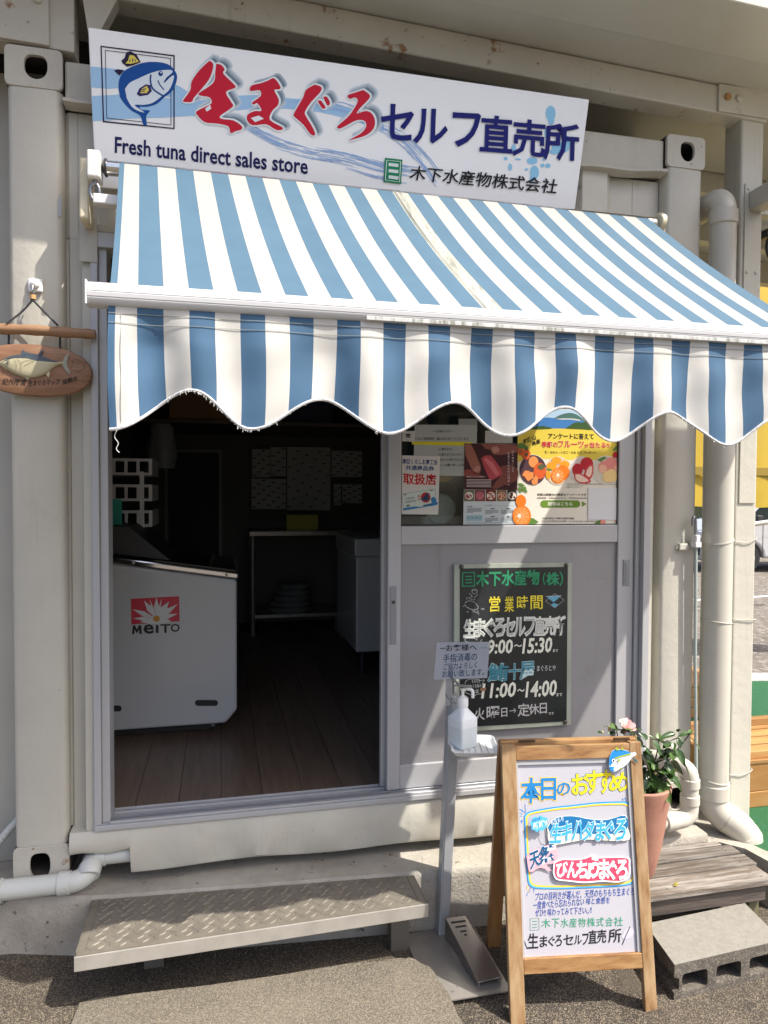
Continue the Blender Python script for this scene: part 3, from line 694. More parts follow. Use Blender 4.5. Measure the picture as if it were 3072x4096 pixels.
P.obj('letter_outline', ink(226, 232, 236), sg)
P = Print(sp, z1, .0027)
for r_ in RED: P.poly(r_)
P.obj('red_brush_lettering', ink(196, 26, 52), sg)
P = Print(sp, z1, .003); P.poly([(1084, 510), (1118, 499), (1140, 513), (1102, 528)]); P.poly([(886, 470), (908, 452), (912, 470), (893, 482)]); P.obj('letter_counter', ink(226, 232, 236), sg)
P = Print(sp, z2, .0032)
for ch, x0, x1, yb0, yb1, yt in (('セ', -12, 122, 598, 606, 450), ('ル', 130, 270, 614, 617, 472), ('フ', 296, 411, 628, 634, 488), ('直', 416, 551, 650, 660, 498), ('売', 556, 692, 668, 680, 514), ('所', 690, 837, 684, 694, 532)):
    P.text(ch, (x0, yb0), (x1, yb1), (x0 + 5, yt), .022)
P.obj('navy_lettering', ink(16, 24, 108), sg)
P = Print(sp, z1, .0014)
P.text('Fresh tuna direct sales store', (497, 659), (1328, 752), (498, 592), .02)
P.obj('english_lettering', ink(22, 26, 84), sg)
P = Print(sp, z2, .0034); P.poly([(4, 682), (80, 690), (74, 795), (-2, 785)]); P.obj('green_emblem', ink(16, 128, 88), sg)
P = Print(sp, z2, .0038)
P.line([(12, 692), (72, 698), (67, 786), (6, 778)], 3.5, closed=True)
for y in (712, 739, 766): P.line([(20, y - 2), (62, y + 3)], 14)
P.obj('emblem_bars', ink(214, 226, 224), sg)
P = Print(sp, z2, .0034)
P.text('木下水産物株式会社', (110, 776), (746, 838), (114, 714), .014, .12)
P.obj('company_lettering', ink(20, 24, 34), sg)

# ================================================================== AWNING
ax0, axt = .413, -.070            # left edge at the bar; shift of the roller
per, fb = .1044, .469             # stripe pitch, first blue stripe
yb_, zb_ = -.815, 1.652
yt2, zt2 = -.115, 2.222
NS = 17
def stripes():                   # (x0, x1, slot)   0 white 1 blue 2 stained
    out = [(ax0, ax0 + .014, 1), (ax0 + .014, fb, 0)]
    for k in range(NS):
        a = fb + k * per
        out.append((a, a + per / 2, 1))
        if k < NS - 1: out.append((a + per / 2, a + per, 2 if k == 7 else 0))
    return out
ST = stripes(); XR = ST[-1][1]
aw = thing('striped_awning', 'blue and white striped awning with a scalloped valance over the doorway', 'awning', (1.3, -.1, 1.6))
def cols(n):
    xs_, sl_ = [], []
    for x0, x1, s_ in ST:
        k = 2 if x1 - x0 < .02 else n
        for i in range(k):
            xs_.append(x0 + (x1 - x0) * i / k); sl_.append(s_)
    xs_.append(XR); return xs_, sl_
xs_, sl_ = cols(4)
rows = []
for j in range(25):
    t = j / 24
    rows.append([(x + axt * t, yb_ + (yt2 - yb_) * t, zb_ + (zt2 - zb_) * t - .020 * sin(pi * t) + .0022 * sin(x * 26 + t * 3) * sin(pi * t)) for x in xs_])
b = B(); b.grid(rows, mis=lambda i, j: sl_[j]); b.obj('canopy', [FW, FB, FWS], aw)
# seams across the foot of the canopy
b = B()
for dy in (.018, .028):
    t = dy / sqrt((yt2 - yb_) ** 2 + (zt2 - zb_) ** 2)
    b.tube([(x + axt * t, yb_ + (yt2 - yb_) * t, zb_ + (zt2 - zb_) * t + .0012 - .020 * sin(pi * t)) for x in xs_[::3]], .0007, 4)
for xo in (.006, .011):
    xm = fb + 7 * per + per / 2
    b.tube([(xm + xo + axt * t, yb_ + (yt2 - yb_) * t, zb_ + (zt2 - zb_) * t + .0010 - .020 * sin(pi * t)) for t in [k / 24 for k in range(25)]], .0009, 4)
b.obj('stitching', mat('stitch', (.30, .31, .28), .8), aw)
# valance
KN = [(.413, 1.366), (.575, 1.452), (.699, 1.374), (.860, 1.444), (1.002, 1.371), (1.159, 1.446), (1.288, 1.373), (1.436, 1.444), (1.570, 1.367), (1.717, 1.441), (1.882, 1.364), (2.03, 1.438), (2.19, 1.362), (2.4, 1.44)]
def hem(x):
    for (a, za_), (c, zc_) in zip(KN, KN[1:]):
        if x <= c:
            t = (x - a) / (c - a); return za_ + (zc_ - za_) * (1 - cos(pi * t)) / 2
    return 1.4
xs_, sl_ = cols(6)
vr = random.Random(11)
wob = [(vr.uniform(14, 60), vr.uniform(0, 6.3), vr.uniform(.6, 1.6)) for _ in range(7)]
def fold(x, d):
    s_ = sum(a_ * sin(f_ * x + p_ + d * 5 * (i - 3) / 3) for i, (f_, p_, a_) in enumerate(wob))
    return .0026 * s_ * min(1, d / .08) + .005 * sin(x * 21.4 + .8) * min(1, d / .15) + .0022 * sin(d * 42 + x * 27) * sin(x * 11 - d * 9) * min(1, d / .05)
ztopv = 1.624
rows = []
NV = 22
for j in range(NV + 1):
    t = j / NV
    rows.append([(x + .004 * sin(x * 9 + t * 3) * t, -.834 + fold(x, (ztopv - hem(x)) * t), ztopv + (hem(x) - ztopv) * t) for x in xs_])
b = B(); b.grid(rows, mis=lambda i, j: sl_[j] % 2); b.obj('valance', [FW2, FB2], aw)
b = B(); b.tube([(p[0], p[1] - .001, p[2] - .001) for p in rows[-1]], .0034, 6); b.obj('hem_binding', mat('hem_binding', (.66, .66, .65), .9, c2=(.42, .42, .42), scale=120, bump=.5), aw)
b = B()
fr = random.Random(5)
for i in range(84):
    x = fr.choice([fr.uniform(.43, .62), fr.uniform(.60, .74), fr.uniform(.42, 1.0)]) if i < 70 else fr.uniform(1.75, 1.95)
    L_ = fr.uniform(.002, .010) * fr.random() ** .7; z_ = hem(x) - .003
    b.tube([(x, -.836 + fold(x, .25), z_), (x + fr.uniform(-.003, .003), -.838 + fold(x, .25), z_ - L_)], [.0008, .0004], 4)
b.tube(curve([(.428, -.836, 1.364), (.424, -.837, 1.35), (.431, -.836, 1.337), (.427, -.836, 1.326), (.433, -.836, 1.318)], 4), .0009, 5)
b.obj('frayed_threads', mat('thread', (.6, .6, .58), .9), aw, kind='stuff')
b = B()
for dz in (.020, .040):
    b.tube([(x, -.8355 + fold(x, dz), ztopv - dz) for x in xs_[::2]], .0006, 4)
b.tube([(.437, -.8355 + fold(.437, d), 1.60 - d) for d in [k * .02 for k in range(12)]], .0006, 4)
b.obj('stitching', mat('stitch', (.42, .43, .40), .8), aw)
# front bar: rounded profile with ribs
prof = [(-.812, 1.616), (-.836, 1.618), (-.843, 1.623), (-.845, 1.631), (-.8435, 1.6325), (-.8455, 1.634), (-.846, 1.642), (-.8445, 1.6435), (-.8455, 1.645), (-.842, 1.655), (-.836, 1.662), (-.824, 1.667), (-.812, 1.666), (-.805, 1.655), (-.803, 1.626)]
b = B(); bx0, bx1 = .374, 2.242
dro = lambda x: -.0125 * (x - .366) / 1.6
rows = []
for i in range(25):
    x = bx0 + (bx1 - bx0) * i / 24
    rows.append([(x, y, z_) for y, z_ in prof + prof[:1]])
b.grid(rows); 
b.face([(bx0, y, z_) for y, z_ in prof]); b.face([(bx1, y, z_) for y, z_ in prof][::-1])
b.obj('front_bar', BARW, aw)
b = B(); b.box(.95, 2.1, -.8463, -.8438, 1.6185, 1.6275, .0008, 1); b.obj('mildew_strip', BARD, aw)
b = B(); b.box(bx0 - .004, bx0 - .0005, -.8455, -.803, 1.617, 1.666, .001); b.obj('bar_end_cap', WHITEP, aw)
# roller, gear box and brackets
b = B(); b.tube([(.305, -.10, 2.208), (2.165, -.10, 2.208)], .022, 16); b.obj('roller_tube', CHROME, aw)
b = B(); b.tube([(.292, -.10, 2.208), (.300, -.10, 2.208), (.306, -.10, 2.208)], [.012, .026, .026], 16); b.obj('roller_collar', DARKM, aw)
b = B()
pp = [(.002, 2.245), (-.075, 2.242), (-.088, 2.235), (-.088, 2.15), (-.100, 2.085), (-.100, 2.055), (-.085, 2.045), (.002, 2.055)]
b.prism([(.226, y, z_) for y, z_ in pp], (.026, 0, 0))
br = b.obj('wall_bracket', PLATE, aw); bm_ = br.modifiers.new('soft', 'BEVEL'); bm_.width = .005; bm_.segments = 2
b = B(); b.box(.254, .291, -.138, -.070, 2.163, 2.243, .006, 3); gb = b.obj('gear_box', mat('gear_box_white', (.72, .71, .66), .4), aw)
b = B(); b.tube([(.273, -.11, 2.166), (.273, -.112, 2.150)], .008, 12)
b.tube([(.273 + .013 * cos(a) * (1 if True else 1), -.114 - .002 * sin(a), 2.128 + .024 * sin(a)) for a in [2 * pi * k / 18 + pi / 2 for k in range(19)]], .0055, 10)
b.obj('crank_eye', mat('zinc', (.32, .32, .33), .35, .9), gb)
b = B(); b.box(.27, 1.35, -.135, -.095, 2.088, 2.118, .004); b.obj('cross_tube', WHITEP, aw)
for x, sx in ((.55, 1), (2.0, -1)):
    b = B(); b.tube([(x, -.12, 2.09), (x + sx * .28, -.42, 1.84), (x + sx * .05, -.80, 1.64)], .018, 10); b.obj('folding_arm', WHITEP, aw)
b = B(); b.lathe([(.030, 0), (.034, .004), (.034, .020), (.028, .024), (0, .025)], (2.166, -.105, 2.212), 20, V((1, 0, 0))); b.obj('bracket_cap', PLATE, aw)
b = B(); b.box(2.19, 2.215, -.09, .0, 2.17, 2.24, .004); b.obj('wall_bracket', PLATE, aw)
# ================================================================== WOODEN FISH PLAQUE
hk = thing('adhesive_hook', 'white adhesive hook on the left corner post holding the wooden tuna plaque', 'hook', (.082, -.01, 1.86))
b = B(); b.box(.061, .103, -.012, -.001, 1.848, 1.889, .005, 3); b.obj('backing_pad', WHITEP, hk)
b = B(); b.lathe([(.014, 0), (.0135, .006), (.009, .011), (0, .013)], (.082, -.012, 1.870), 16, V((0, -1, 0))); b.obj('dome', WHITEP, hk)
b = B(); b.tube(curve([(.082, -.022, 1.872), (.082, -.034, 1.864), (.082, -.040, 1.848), (.082, -.036, 1.838), (.082, -.028, 1.842)], 5), .0022, 8); b.obj('wire_hook', CHROME, hk)
pq = thing('wooden_plaque', 'oval wooden plaque with a painted tuna relief, hanging from a rod on black rope', 'plaque', (.08, -.045, 1.53))
KY = -.040
kp = Plane((0, KY, 1.6), (0, -1, 0))
b = B()
b.tube([(.083, KY, 1.836), (.083, KY, 1.812)], .0075, 8); b.tube(curve([(.083, KY - .004, 1.815), (.05, KY - .004, 1.775), (.012, KY - .014, 1.738)], 6), .0032, 8)
b.tube(curve([(.083, KY - .004, 1.815), (.118, KY - .004, 1.778), (.155, KY - .014, 1.740)], 6), .0032, 8)
b.tube([(.012, KY + .014, 1.74), (.012, KY + .006, 1.66)], .0032, 8); b.tube([(.155, KY + .014, 1.74), (.157, KY + .006, 1.665)], .0032, 8)
b.obj('rope', ROPE, pq)
b = B(); b.tube([(.083, KY - .001, 1.831 - k * .0045) for k in range(4)], .0085, 10); b.obj('rope_binding', mat('orange_twine', (.55, .33, .14), .8), pq)
b = B(); rn = random.Random(4)
b.tube([(x, KY + .0, 1.7235 + .0015 * sin(x * 20)) for x in [-.17 + k * .0215 for k in range(21)]], [.0155 + .0012 * sin(k * 1.7) for k in range(20)] + [.013], 12); b.obj('rod', RODW, pq)
ex, ez, erx, erz = .083, 1.604, .166, .0815
def oval(k, s_=1.0, dz=0): a = 2 * pi * k / 64; return (ex + erx * s_ * cos(a), ez + erz * s_ * sin(a) - .004 * cos(a) + .003 * sin(3 * a))
b = B()
b.grid([[(oval(k, s_)[0], y, oval(k, s_)[1]) for k in range(65)] for s_, y in ((.97, KY + .022), (1, KY + .016), (1.0, KY + .004), (.985, KY - .001), (.95, KY - .003), (.6, KY - .003), (.2, KY - .003), (.01, KY - .003))])
b.face([(oval(k, .97)[0], KY + .022, oval(k, .97)[1]) for k in range(64)]); b.obj('board', PLAQW, pq)
kf = Plane((0, KY - .0035, 1.6), (0, -1, 0))
fishpx = curve([(-12, 1395), (10, 1370), (70, 1335), (150, 1300), (240, 1282), (330, 1275), (420, 1262), (520, 1275), (620, 1310), (700, 1345), (780, 1370), (850, 1378), (890, 1380), (905, 1392), (880, 1405), (820, 1420), (740, 1460), (680, 1510), (600, 1560), (500, 1590), (400, 1600), (300, 1580), (200, 1540), (110, 1490), (50, 1450), (5, 1425)], 3)
def relief(px_loop, h, name, mt, y0=.0):
    pts = [kf.hit(*zf(x, y)) for x, y in px_loop]; c = sum(pts, V()) / len(pts)
    b = B(); rows_ = []
    for s_, hh in ((1, 0), (.985, .35), (.93, .62), (.8, .86), (.5, .98), (.02, 1)):
        rows_.append([c + (p - c) * s_ + V((0, -y0 - h * hh, 0)) for p in pts + pts[:1]])
    b.grid(rows_); return b.obj(name, mt, pq)
bodyM = mat('tuna_belly', (.52, .47, .30), .4, c2=(.46, .42, .27), scale=14)
backM = mat('tuna_back', (.045, .06, .085), .45, c2=(.09, .11, .13), scale=60)
fsh = relief(fishpx, .011, 'tuna_relief', bodyM)
def relsub(px, h, mt, name, y0):
    pts = [kf.hit(*zf(x, y)) for x, y in px]
    b = B(); b.prism([p + V((0, -y0, 0)) for p in pts], (0, -h, 0)); o = b.obj(name, mt, pq); return o
relsub([(290, 1275), (300, 1240), (322, 1206), (350, 1235), (400, 1252), (440, 1262), (400, 1275)], .004, backM, 'dorsal_fin', 0)
relsub([(530, 1272), (565, 1230), (602, 1222), (598, 1245), (580, 1270), (590, 1295)], .004, backM, 'dorsal_fin', 0)
relsub([(868, 1372), (890, 1320), (930, 1275), (952, 1258), (958, 1272), (938, 1330), (925, 1385), (935, 1440), (975, 1530), (968, 1545), (925, 1510), (880, 1450), (858, 1415)], .004, mat('tuna_tail', (.30, .30, .24), .45), 'tail_fin', 0)
relsub([(640, 1540), (690, 1500), (690, 1560), (675, 1594), (655, 1570)], .004, bodyM, 'anal_fin', 0)
relsub([(340, 1590), (400, 1597), (405, 1612), (380, 1616)], .004, bodyM, 'pelvic_fin', 0)
P = Print(kp, zf, .0)
# dark back wraps over the relief
pts2 = [(5, 1378), (70, 1337), (150, 1302), (240, 1284), (330, 1277), (420, 1264), (520, 1277), (620, 1312), (700, 1347), (780, 1372), (850, 1381), (780, 1385), (700, 1378), (600, 1372), (500, 1368), (400, 1335), (300, 1325), (200, 1320), (110, 1340)]
relsub(pts2, .0012, backM, 'back_paint', .0098)
P = Print(Plane((0, KY - .016, 1.6), (0, -1, 0)), zf, .0)
for c_ in (curve([(190, 1335), (225, 1400), (225, 1460), (190, 1510)], 5), curve([(235, 1330), (285, 1400), (285, 1480), (255, 1540)], 5), curve([(-5, 1410), (40, 1440), (90, 1480)], 4), curve([(290, 1390), (340, 1360), (420, 1347), (480, 1352), (400, 1390), (330, 1430)], 4)): P.line(c_, 6)
P.obj('carved_lines', mat('carved_line', (.22, .20, .13), .6), pq)
P = Print(Plane((0, KY - .0158, 1.6), (0, -1, 0)), zf, .0); P.ell(107, 1372, 24, 26, 16); P.obj('eye', mat('fish_eye', (.55, .52, .40), .3), pq)
P = Print(Plane((0, KY - .0165, 1.6), (0, -1, 0)), zf, .0); P.ell(107, 1374, 10, 11, 12); P.line([(107 + 22 * cos(a), 1372 + 24 * sin(a)) for a in [2 * pi * k / 16 for k in range(16)]], 5, closed=True); P.obj('pupil', mat('fish_pupil', (.03, .03, .03), .3), pq)
P = Print(kf, zf, .0006)
P.text('紀州勝浦', (28, 1690), (358, 1705), (32, 1600), .012, .15); P.text('生まぐろマップ', (388, 1712), (822, 1690), (392, 1630), .012, .1); P.text('協賛店', (866, 1690), (1072, 1632), (862, 1625), .012, .1)
P.line([(1010, 1350), (1062, 1342), (1175, 1378), (1160, 1470), (1080, 1510), (985, 1482)], 5, closed=True)
P.obj('burnt_lettering', mat('burnt_ink', (.025, .015, .01), .8), pq)

# ================================================================== POSTERS ON THE DOOR
gp_ = Plane((0, .0375, 1.4), (0, -1, 0))           # outer face of the door glass
def sheet(name, label, cat, zoom, quad, mt, plane=gp_, th=.0006, off=.0, group=None):
    pts = [plane.hit(*zoom(*q), off) for q in quad]
    t = thing(name, label, cat, pts[0], group)
    b = B(); b.prism(pts, plane.n * th); b.obj('paper', mt, t)
    return t
notice = sheet('notice_sheet', 'grey printed notice with yellow highlighter lines taped on the door glass', 'notice', zn, [(232, 962), (880, 970), (1040, 972), (1046, 318), (250, 315)], ink(168, 172, 166), off=.0004)
P = Print(gp_, zn, .0013)
P.text('〜お知らせ〜', (480, 415), (738, 415), (480, 382), .01)
P.text('いつもご利用頂き、誠にありがとうございます。', (235, 512), (952, 514), (235, 474), .008)
for s_, x0, x1, y in (('に頂きます。', 560, 738, 645), ('に限りがございます。', 560, 866, 712), ('頂きたいと考えております', 540, 905, 780), ('よろしくお願い申し上げます。', 520, 930, 846)): P.text(s_, (x0, y), (x1, y), (x0, y - 34), .008)
P.obj('lettering', ink(34, 34, 34), notice)
P = Print(gp_, zn, .0011); P.poly([(216, 532), (985, 535), (985, 588), (216, 566)]); P.obj('highlighter', ink(214, 200, 32), notice)
small = sheet('small_card', 'small white card with one black character beside the door stile', 'card', zn, [(74, 525), (252, 535), (258, 395), (80, 395)], ink(196, 196, 190), off=.0014)
P = Print(gp_, zn, .0024); P.text('章', (132, 484), (205, 486), (132, 425), .01); P.ell(166, 516, 6, 6, 8); P.obj('lettering', ink(24, 24, 24), small)
card2 = sheet('small_card', 'blank grey card taped high on the glass between two posters', 'card', zn, [(1148, 548), (1500, 552), (1500, 392), (1150, 392)], ink(178, 178, 172), off=.0004, group='plain cards on the door glass')
card3 = sheet('small_card', 'plain grey card tucked behind the upper edge of the notice sheet', 'card', zn, [(810, 400), (1050, 400), (1050, 240), (812, 240)], ink(140, 142, 138), off=.0001, th=.0002, group='plain cards on the door glass')

vo_ = sheet('voucher_sticker', 'white weathered sticker with blue and red lettering and a sample voucher', 'sticker', zn, [(50, 1456), (550, 1462), (575, 718), (62, 706)], ink(206, 204, 198), off=.0016)
def two(plane, zoom, args, outer, inner, ow, iw, parent, n1, n2, off=.0012, d=.0005, shear=0.0):
    P = Print(plane, zoom, off); [P.text(a[0], a[1], a[2], a[3], ow, shear) for a in args]; P.obj(n1, outer, parent)
    P = Print(plane, zoom, off + d); [P.text(a[0], a[1], a[2], a[3], iw, shear) for a in args]; P.obj(n2, inner, parent)
P = Print(gp_, zn, .0026)
P.text('南紀くろしお商工会', (98, 815), (542, 828), (98, 748), .016); P.text('共通商品券', (138, 892), (497, 905), (138, 832), .018)
P.obj('blue_lettering', ink(28, 66, 134), vo_)
P = Print(gp_, zn, .0026); P.text('取扱店', (108, 1072), (524, 1085), (108, 935), .024); P.obj('red_lettering', ink(190, 24, 40), vo_)
P = Print(gp_, zn, .0024); P.poly([(80, 1198), (512, 1130), (535, 1338), (108, 1412)]); P.obj('voucher_outline', ink(70, 90, 96), vo_)
P = Print(gp_, zn, .0026); P.poly([(84, 1201), (509, 1134), (531, 1335), (111, 1408)]); P.obj('voucher_print', ink(196, 208, 198), vo_)
P = Print(gp_, zn, .0030); P.poly(curve([(106, 1380), (180, 1368), (260, 1358), (330, 1362), (420, 1330), (532, 1300), (534, 1338), (400, 1362), (250, 1388), (110, 1410)], 4)); P.poly(curve([(455, 1260), (490, 1235), (520, 1262), (530, 1300), (500, 1330), (465, 1300)], 4)); P.obj('wave_print', ink(52, 120, 168), vo_)
P = Print(gp_, zn, .0034); P.ell(392, 1244, 62, 66, 24); P.obj('red_disc', ink(180, 44, 48), vo_)
P = Print(gp_, zn, .0038); P.poly(curve([(335, 1250), (360, 1240), (395, 1200), (440, 1190), (425, 1215), (440, 1270), (400, 1285), (350, 1282)], 4)); P.obj('wave_crest', ink(40, 60, 90), vo_)
P = Print(gp_, zn, .0031); P.text('共通商品券', (140, 1272), (248, 1256), (140, 1250), .0); P.text('金伍百円也', (132, 1316), (270, 1298), (132, 1288), .0)
for x, y, w_ in ((110, 1212, 38), (446, 1156, 38), (145, 1346, 44), (145, 1358, 44), (360, 1344, 120)): P.line([(x, y), (x + w_, y - w_ * .15)], 9)
P.obj('small_lettering', ink(48, 48, 52), vo_)
P = Print(gp_, zn, .0031); P.text('見', (288, 1244), (318, 1240), (288, 1214), .02); P.text('本', (293, 1284), (322, 1280), (293, 1254), .02); P.obj('sample_lettering', ink(190, 40, 40), vo_)

tp = sheet('tuna_poster', 'dark red tuna poster showing fingers holding a pink slice of fish', 'poster', zn, [(870, 1600), (1553, 1602), (1568, 560), (886, 552)], ink(198, 206, 208), off=.0016)
P = Print(gp_, zn, .0024); P.poly([(879, 1142), (1560, 1150), (1567, 562), (887, 553)]); P.obj('photo_print', ink(66, 32, 34), tp)
P = Print(gp_, zn, .0027)
P.poly(curve([(888, 570), (960, 560), (1010, 640), (1060, 760), (1095, 860), (1080, 930), (1030, 940), (990, 900), (950, 820), (900, 700)], 3)); P.obj('thumb_print', ink(158, 100, 84), tp)
P = Print(gp_, zn, .0027); P.poly(curve([(1100, 556), (1250, 558), (1420, 562), (1560, 590), (1562, 660), (1440, 690), (1330, 700), (1250, 690), (1225, 640), (1150, 620)], 3)); P.obj('finger_print', ink(142, 84, 72), tp)
P = Print(gp_, zn, .0027); P.poly(curve([(1330, 860), (1440, 830), (1560, 880), (1560, 1010), (1480, 1060), (1380, 1090), (1300, 1130), (1240, 1120), (1290, 1040), (1340, 980)], 3)); P.obj('finger_print', ink(126, 70, 62), tp)
P = Print(gp_, zn, .0027); P.poly(curve([(884, 900), (940, 880), (1020, 920), (1100, 960), (1130, 990), (1000, 985), (884, 980)], 3)); P.obj('palm_print', ink(140, 70, 66), tp)
P = Print(gp_, zn, .0030); P.poly([(1235, 600), (1300, 590), (1335, 625), (1320, 668), (1262, 680), (1236, 650)]); P.poly([(1000, 880), (1050, 840), (1090, 850), (1080, 905), (1030, 930)]); P.obj('nail_print', ink(186, 132, 118), tp)
P = Print(gp_, zn, .0030); P.poly([(1100, 742), (1150, 708), (1225, 706), (1290, 790), (1340, 860), (1372, 945), (1310, 985), (1215, 1032), (1180, 960), (1130, 840)]); P.obj('fish_slice_print', ink(184, 74, 82), tp)
P = Print(gp_, zn, .0033); P.poly([(1130, 760), (1160, 735), (1250, 800), (1330, 940), (1290, 970), (1200, 850)]); P.obj('slice_sheen', ink(214, 116, 120), tp)
P = Print(gp_, zn, .0033); P.text('一はえ縄漁による'[1:2], (1490, 672), (1518, 674), (1490, 642), 0)
for i, ch in enumerate('はえ縄漁による'): P.text(ch, (1490, 674 + i * 40), (1516, 676 + i * 40), (1490, 646 + i * 40), .008)
for i, ch in enumerate('生まぐろの水揚げ日本一'): P.text(ch, (1436, 696 + i * 39), (1464, 698 + i * 39), (1436, 666 + i * 39), .012) if ch != '一' else P.line([(1434, 1082), (1464, 1083)], 5)
P.text('美味を育てる、生まぐろに笑顔をうつ', (915, 990), (1160, 990), (915, 968), .01)
for k in range(6): P.line([(912, 1014 + k * 18), (1228, 1018 + k * 18)], 7)
P.obj('white_lettering', ink(206, 190, 186), tp)
cx_ = [(880, 1010, (150, 150, 120)), (1016, 1150, (170, 100, 104)), (1158, 1288, (160, 70, 52)), (1298, 1424, (182, 150, 120)), (1434, 1552, (70, 66, 52))]
for i, (x0, x1, c_) in enumerate(cx_):
    P = Print(gp_, zn, .0025); P.poly([(x0, 1146), (x1, 1148), (x1, 1292), (x0, 1292)]); P.obj('dish_print', ink(*[int(v * .72) for v in c_]), tp)
    P = Print(gp_, zn, .0028); P.ell((x0 + x1) / 2, 1222, 54, 50, 14); P.obj('plate_print', ink(*[min(255, int(v * 1.15)) for v in ((196, 186, 176) if i in (0, 2, 4) else c_)]), tp)
    P = Print(gp_, zn, .0031); rr = random.Random(i)
    for k in range(9): P.ell((x0 + x1) / 2 + rr.uniform(-34, 34), 1222 + rr.uniform(-34, 30), rr.uniform(7, 18), rr.uniform(5, 14), 8, rr.uniform(0, 3))
    P.obj('fish_pieces_print', ink(*[(168, 74, 80), (176, 92, 98), (186, 58, 40), (160, 60, 66), (86, 44, 40)][i]), tp)
    if i in (0, 2, 4):
        P = Print(gp_, zn, .0036)
        for k in range(6): P.line([((x0 + x1) / 2 + rr.uniform(-24, 24), 1215 + rr.uniform(-20, 20)), ((x0 + x1) / 2 + rr.uniform(-24, 24), 1215 + rr.uniform(-20, 20))], 4)
        P.obj('herb_print', ink(66, 92, 48), tp)
P = Print(gp_, zn, .0026); P.poly([(908, 1470), (1120, 1466), (1118, 1542), (906, 1544)]); P.obj('sea_print', ink(150, 182, 190), tp)
P = Print(gp_, zn, .0029)
P.text('はえ縄漁', (922, 1366), (985, 1366), (922, 1350), .03); P.text('まぐろの種類', (1150, 1354), (1238, 1354), (1150, 1338), .03)
for k in range(5): P.line([(922, 1382 + k * 13), (1108 if k < 4 else 1000, 1380 + k * 13)], 4.5)
for bx_, by_ in ((1148, 1408), (1350, 1406), (1148, 1508), (1350, 1506)):
    for k in range(4): P.line([(bx_, by_ + k * 14), (bx_ + (172 if k < 3 else 90), by_ + k * 14 - 1)], 4.5)
    P.ell(bx_ + 95, by_ - 22, 22, 7, 10); P.poly([(bx_ + 116, by_ - 22), (bx_ + 128, by_ - 30), (bx_ + 126, by_ - 13)])
P.line([(1250, 1346), (1526, 1346)], 1.5); P.line([(908, 1568), (1520, 1566)], 3)
for x in (940, 985, 1040, 1085): P.ell(x, 1502, 14, 5, 8)
P.obj('small_lettering', ink(70, 84, 92), tp)

to = sheet('fruit_poster', 'yellow fruit prize poster with four round fruit pictures and a green button', 'poster', zp, [(92, 1596), (1434, 1596), (1440, 120), (100, 110)], ink(226, 220, 206), off=.0016)
P = Print(gp_, zp, .0024); P.poly([(98, 380), (300, 372), (550, 364), (800, 366), (1060, 380), (1438, 420), (1437, 700), (1300, 745), (1000, 770), (700, 765), (400, 748), (98, 790)]); P.obj('yellow_field', ink(224, 200, 76), to)
P = Print(gp_, zp, .0024); P.poly([(100, 118), (1438, 124), (1438, 300), (100, 300)]); P.obj('sky_print', ink(176, 204, 226), to)
P = Print(gp_, zp, .0026); P.poly([(100, 255), (480, 222), (700, 245), (900, 262), (1000, 275), (1060, 378), (800, 364), (550, 362), (300, 370), (100, 378)]); P.obj('sea_print', ink(66, 124, 186), to)
P = Print(gp_, zp, .0028); P.poly(curve([(560, 235), (620, 200), (700, 172), (780, 165), (860, 190), (930, 240), (960, 262), (880, 258), (800, 242), (680, 246)], 3)); P.obj('headland_print', ink(74, 112, 106), to)
P = Print(gp_, zp, .0030); P.poly(curve([(580, 240), (680, 234), (800, 236), (905, 255), (870, 264), (760, 250), (660, 252)], 3)); P.obj('shore_print', ink(198, 204, 204), to)
P = Print(gp_, zp, .0032); P.poly(curve([(700, 362), (760, 330), (800, 300), (860, 282), (920, 290), (960, 270), (1010, 300), (1060, 340), (1080, 380), (900, 372)], 3)); P.poly(curve([(250, 378), (320, 345), (400, 330), (470, 340), (540, 362), (400, 372)], 3)); P.obj('forest_print', ink(58, 88, 44), to)
P = Print(gp_, zp, .0030); P.text('アンケートに答えて', (488, 496), (1066, 502), (488, 424), .030); P.text('和歌山', (178, 568), (334, 502), (162, 508), .03); P.text('県産', (288, 590), (388, 548), (276, 536), .03)
P.text('柿・みかん・いちご・もも など プレゼント', (444, 684), (1096, 690), (444, 648), .012)
P.obj('black_lettering', ink(44, 38, 28), to)
two(gp_, zp, [('季節の', (406, 604), (610, 606), (406, 530)), ('フルーツ', (616, 605), (942, 609), (616, 522)), ('が', (950, 607), (1000, 608), (950, 560)), ('当たる!!', (1018, 609), (1266, 612), (1018, 538))], ink(240, 228, 196), ink(206, 50, 48), .05, .026, to, 'lettering_outline', 'red_lettering', .0028, .0005)
# round fruit pictures
FR = [(292, 893, 172, 192, (82, 56, 66)), (608, 905, 156, 180, (214, 190, 160)), (915, 896, 152, 172, (220, 206, 200)), (1228, 898, 176, 184, (210, 202, 186))]
for i, (cx, cy, rx, ry, c_) in enumerate(FR):
    P = Print(gp_, zp, .0027 + i * .0001); P.ell(cx, cy, rx + 5, ry + 5, 32); P.obj('disc_rim', ink(238, 234, 224), to)
    P = Print(gp_, zp, .0032 + i * .0001); P.ell(cx, cy, rx, ry, 32); P.obj('disc_print', ink(*c_), to)
def blobs(name, c_, of, els):
    P = Print(gp_, zp, of)
    for e in els: P.ell(*e)
    P.obj(name, ink(*c_), to)
def polys(name, c_, of, ps):
    P = Print(gp_, zp, of)
    for q in ps: P.poly(q)
    P.obj(name, ink(*c_), to)
blobs('persimmon_print', (214, 92, 44), .0040, [(380, 905, 80, 104, 20), (210, 690, 52, 62, 14), (140, 660, 40, 50, 12), (205, 720, 48, 40, 12)])
blobs('persimmon_flesh_print', (228, 148, 82), .0038, [(300, 790, 62, 72, 16)])
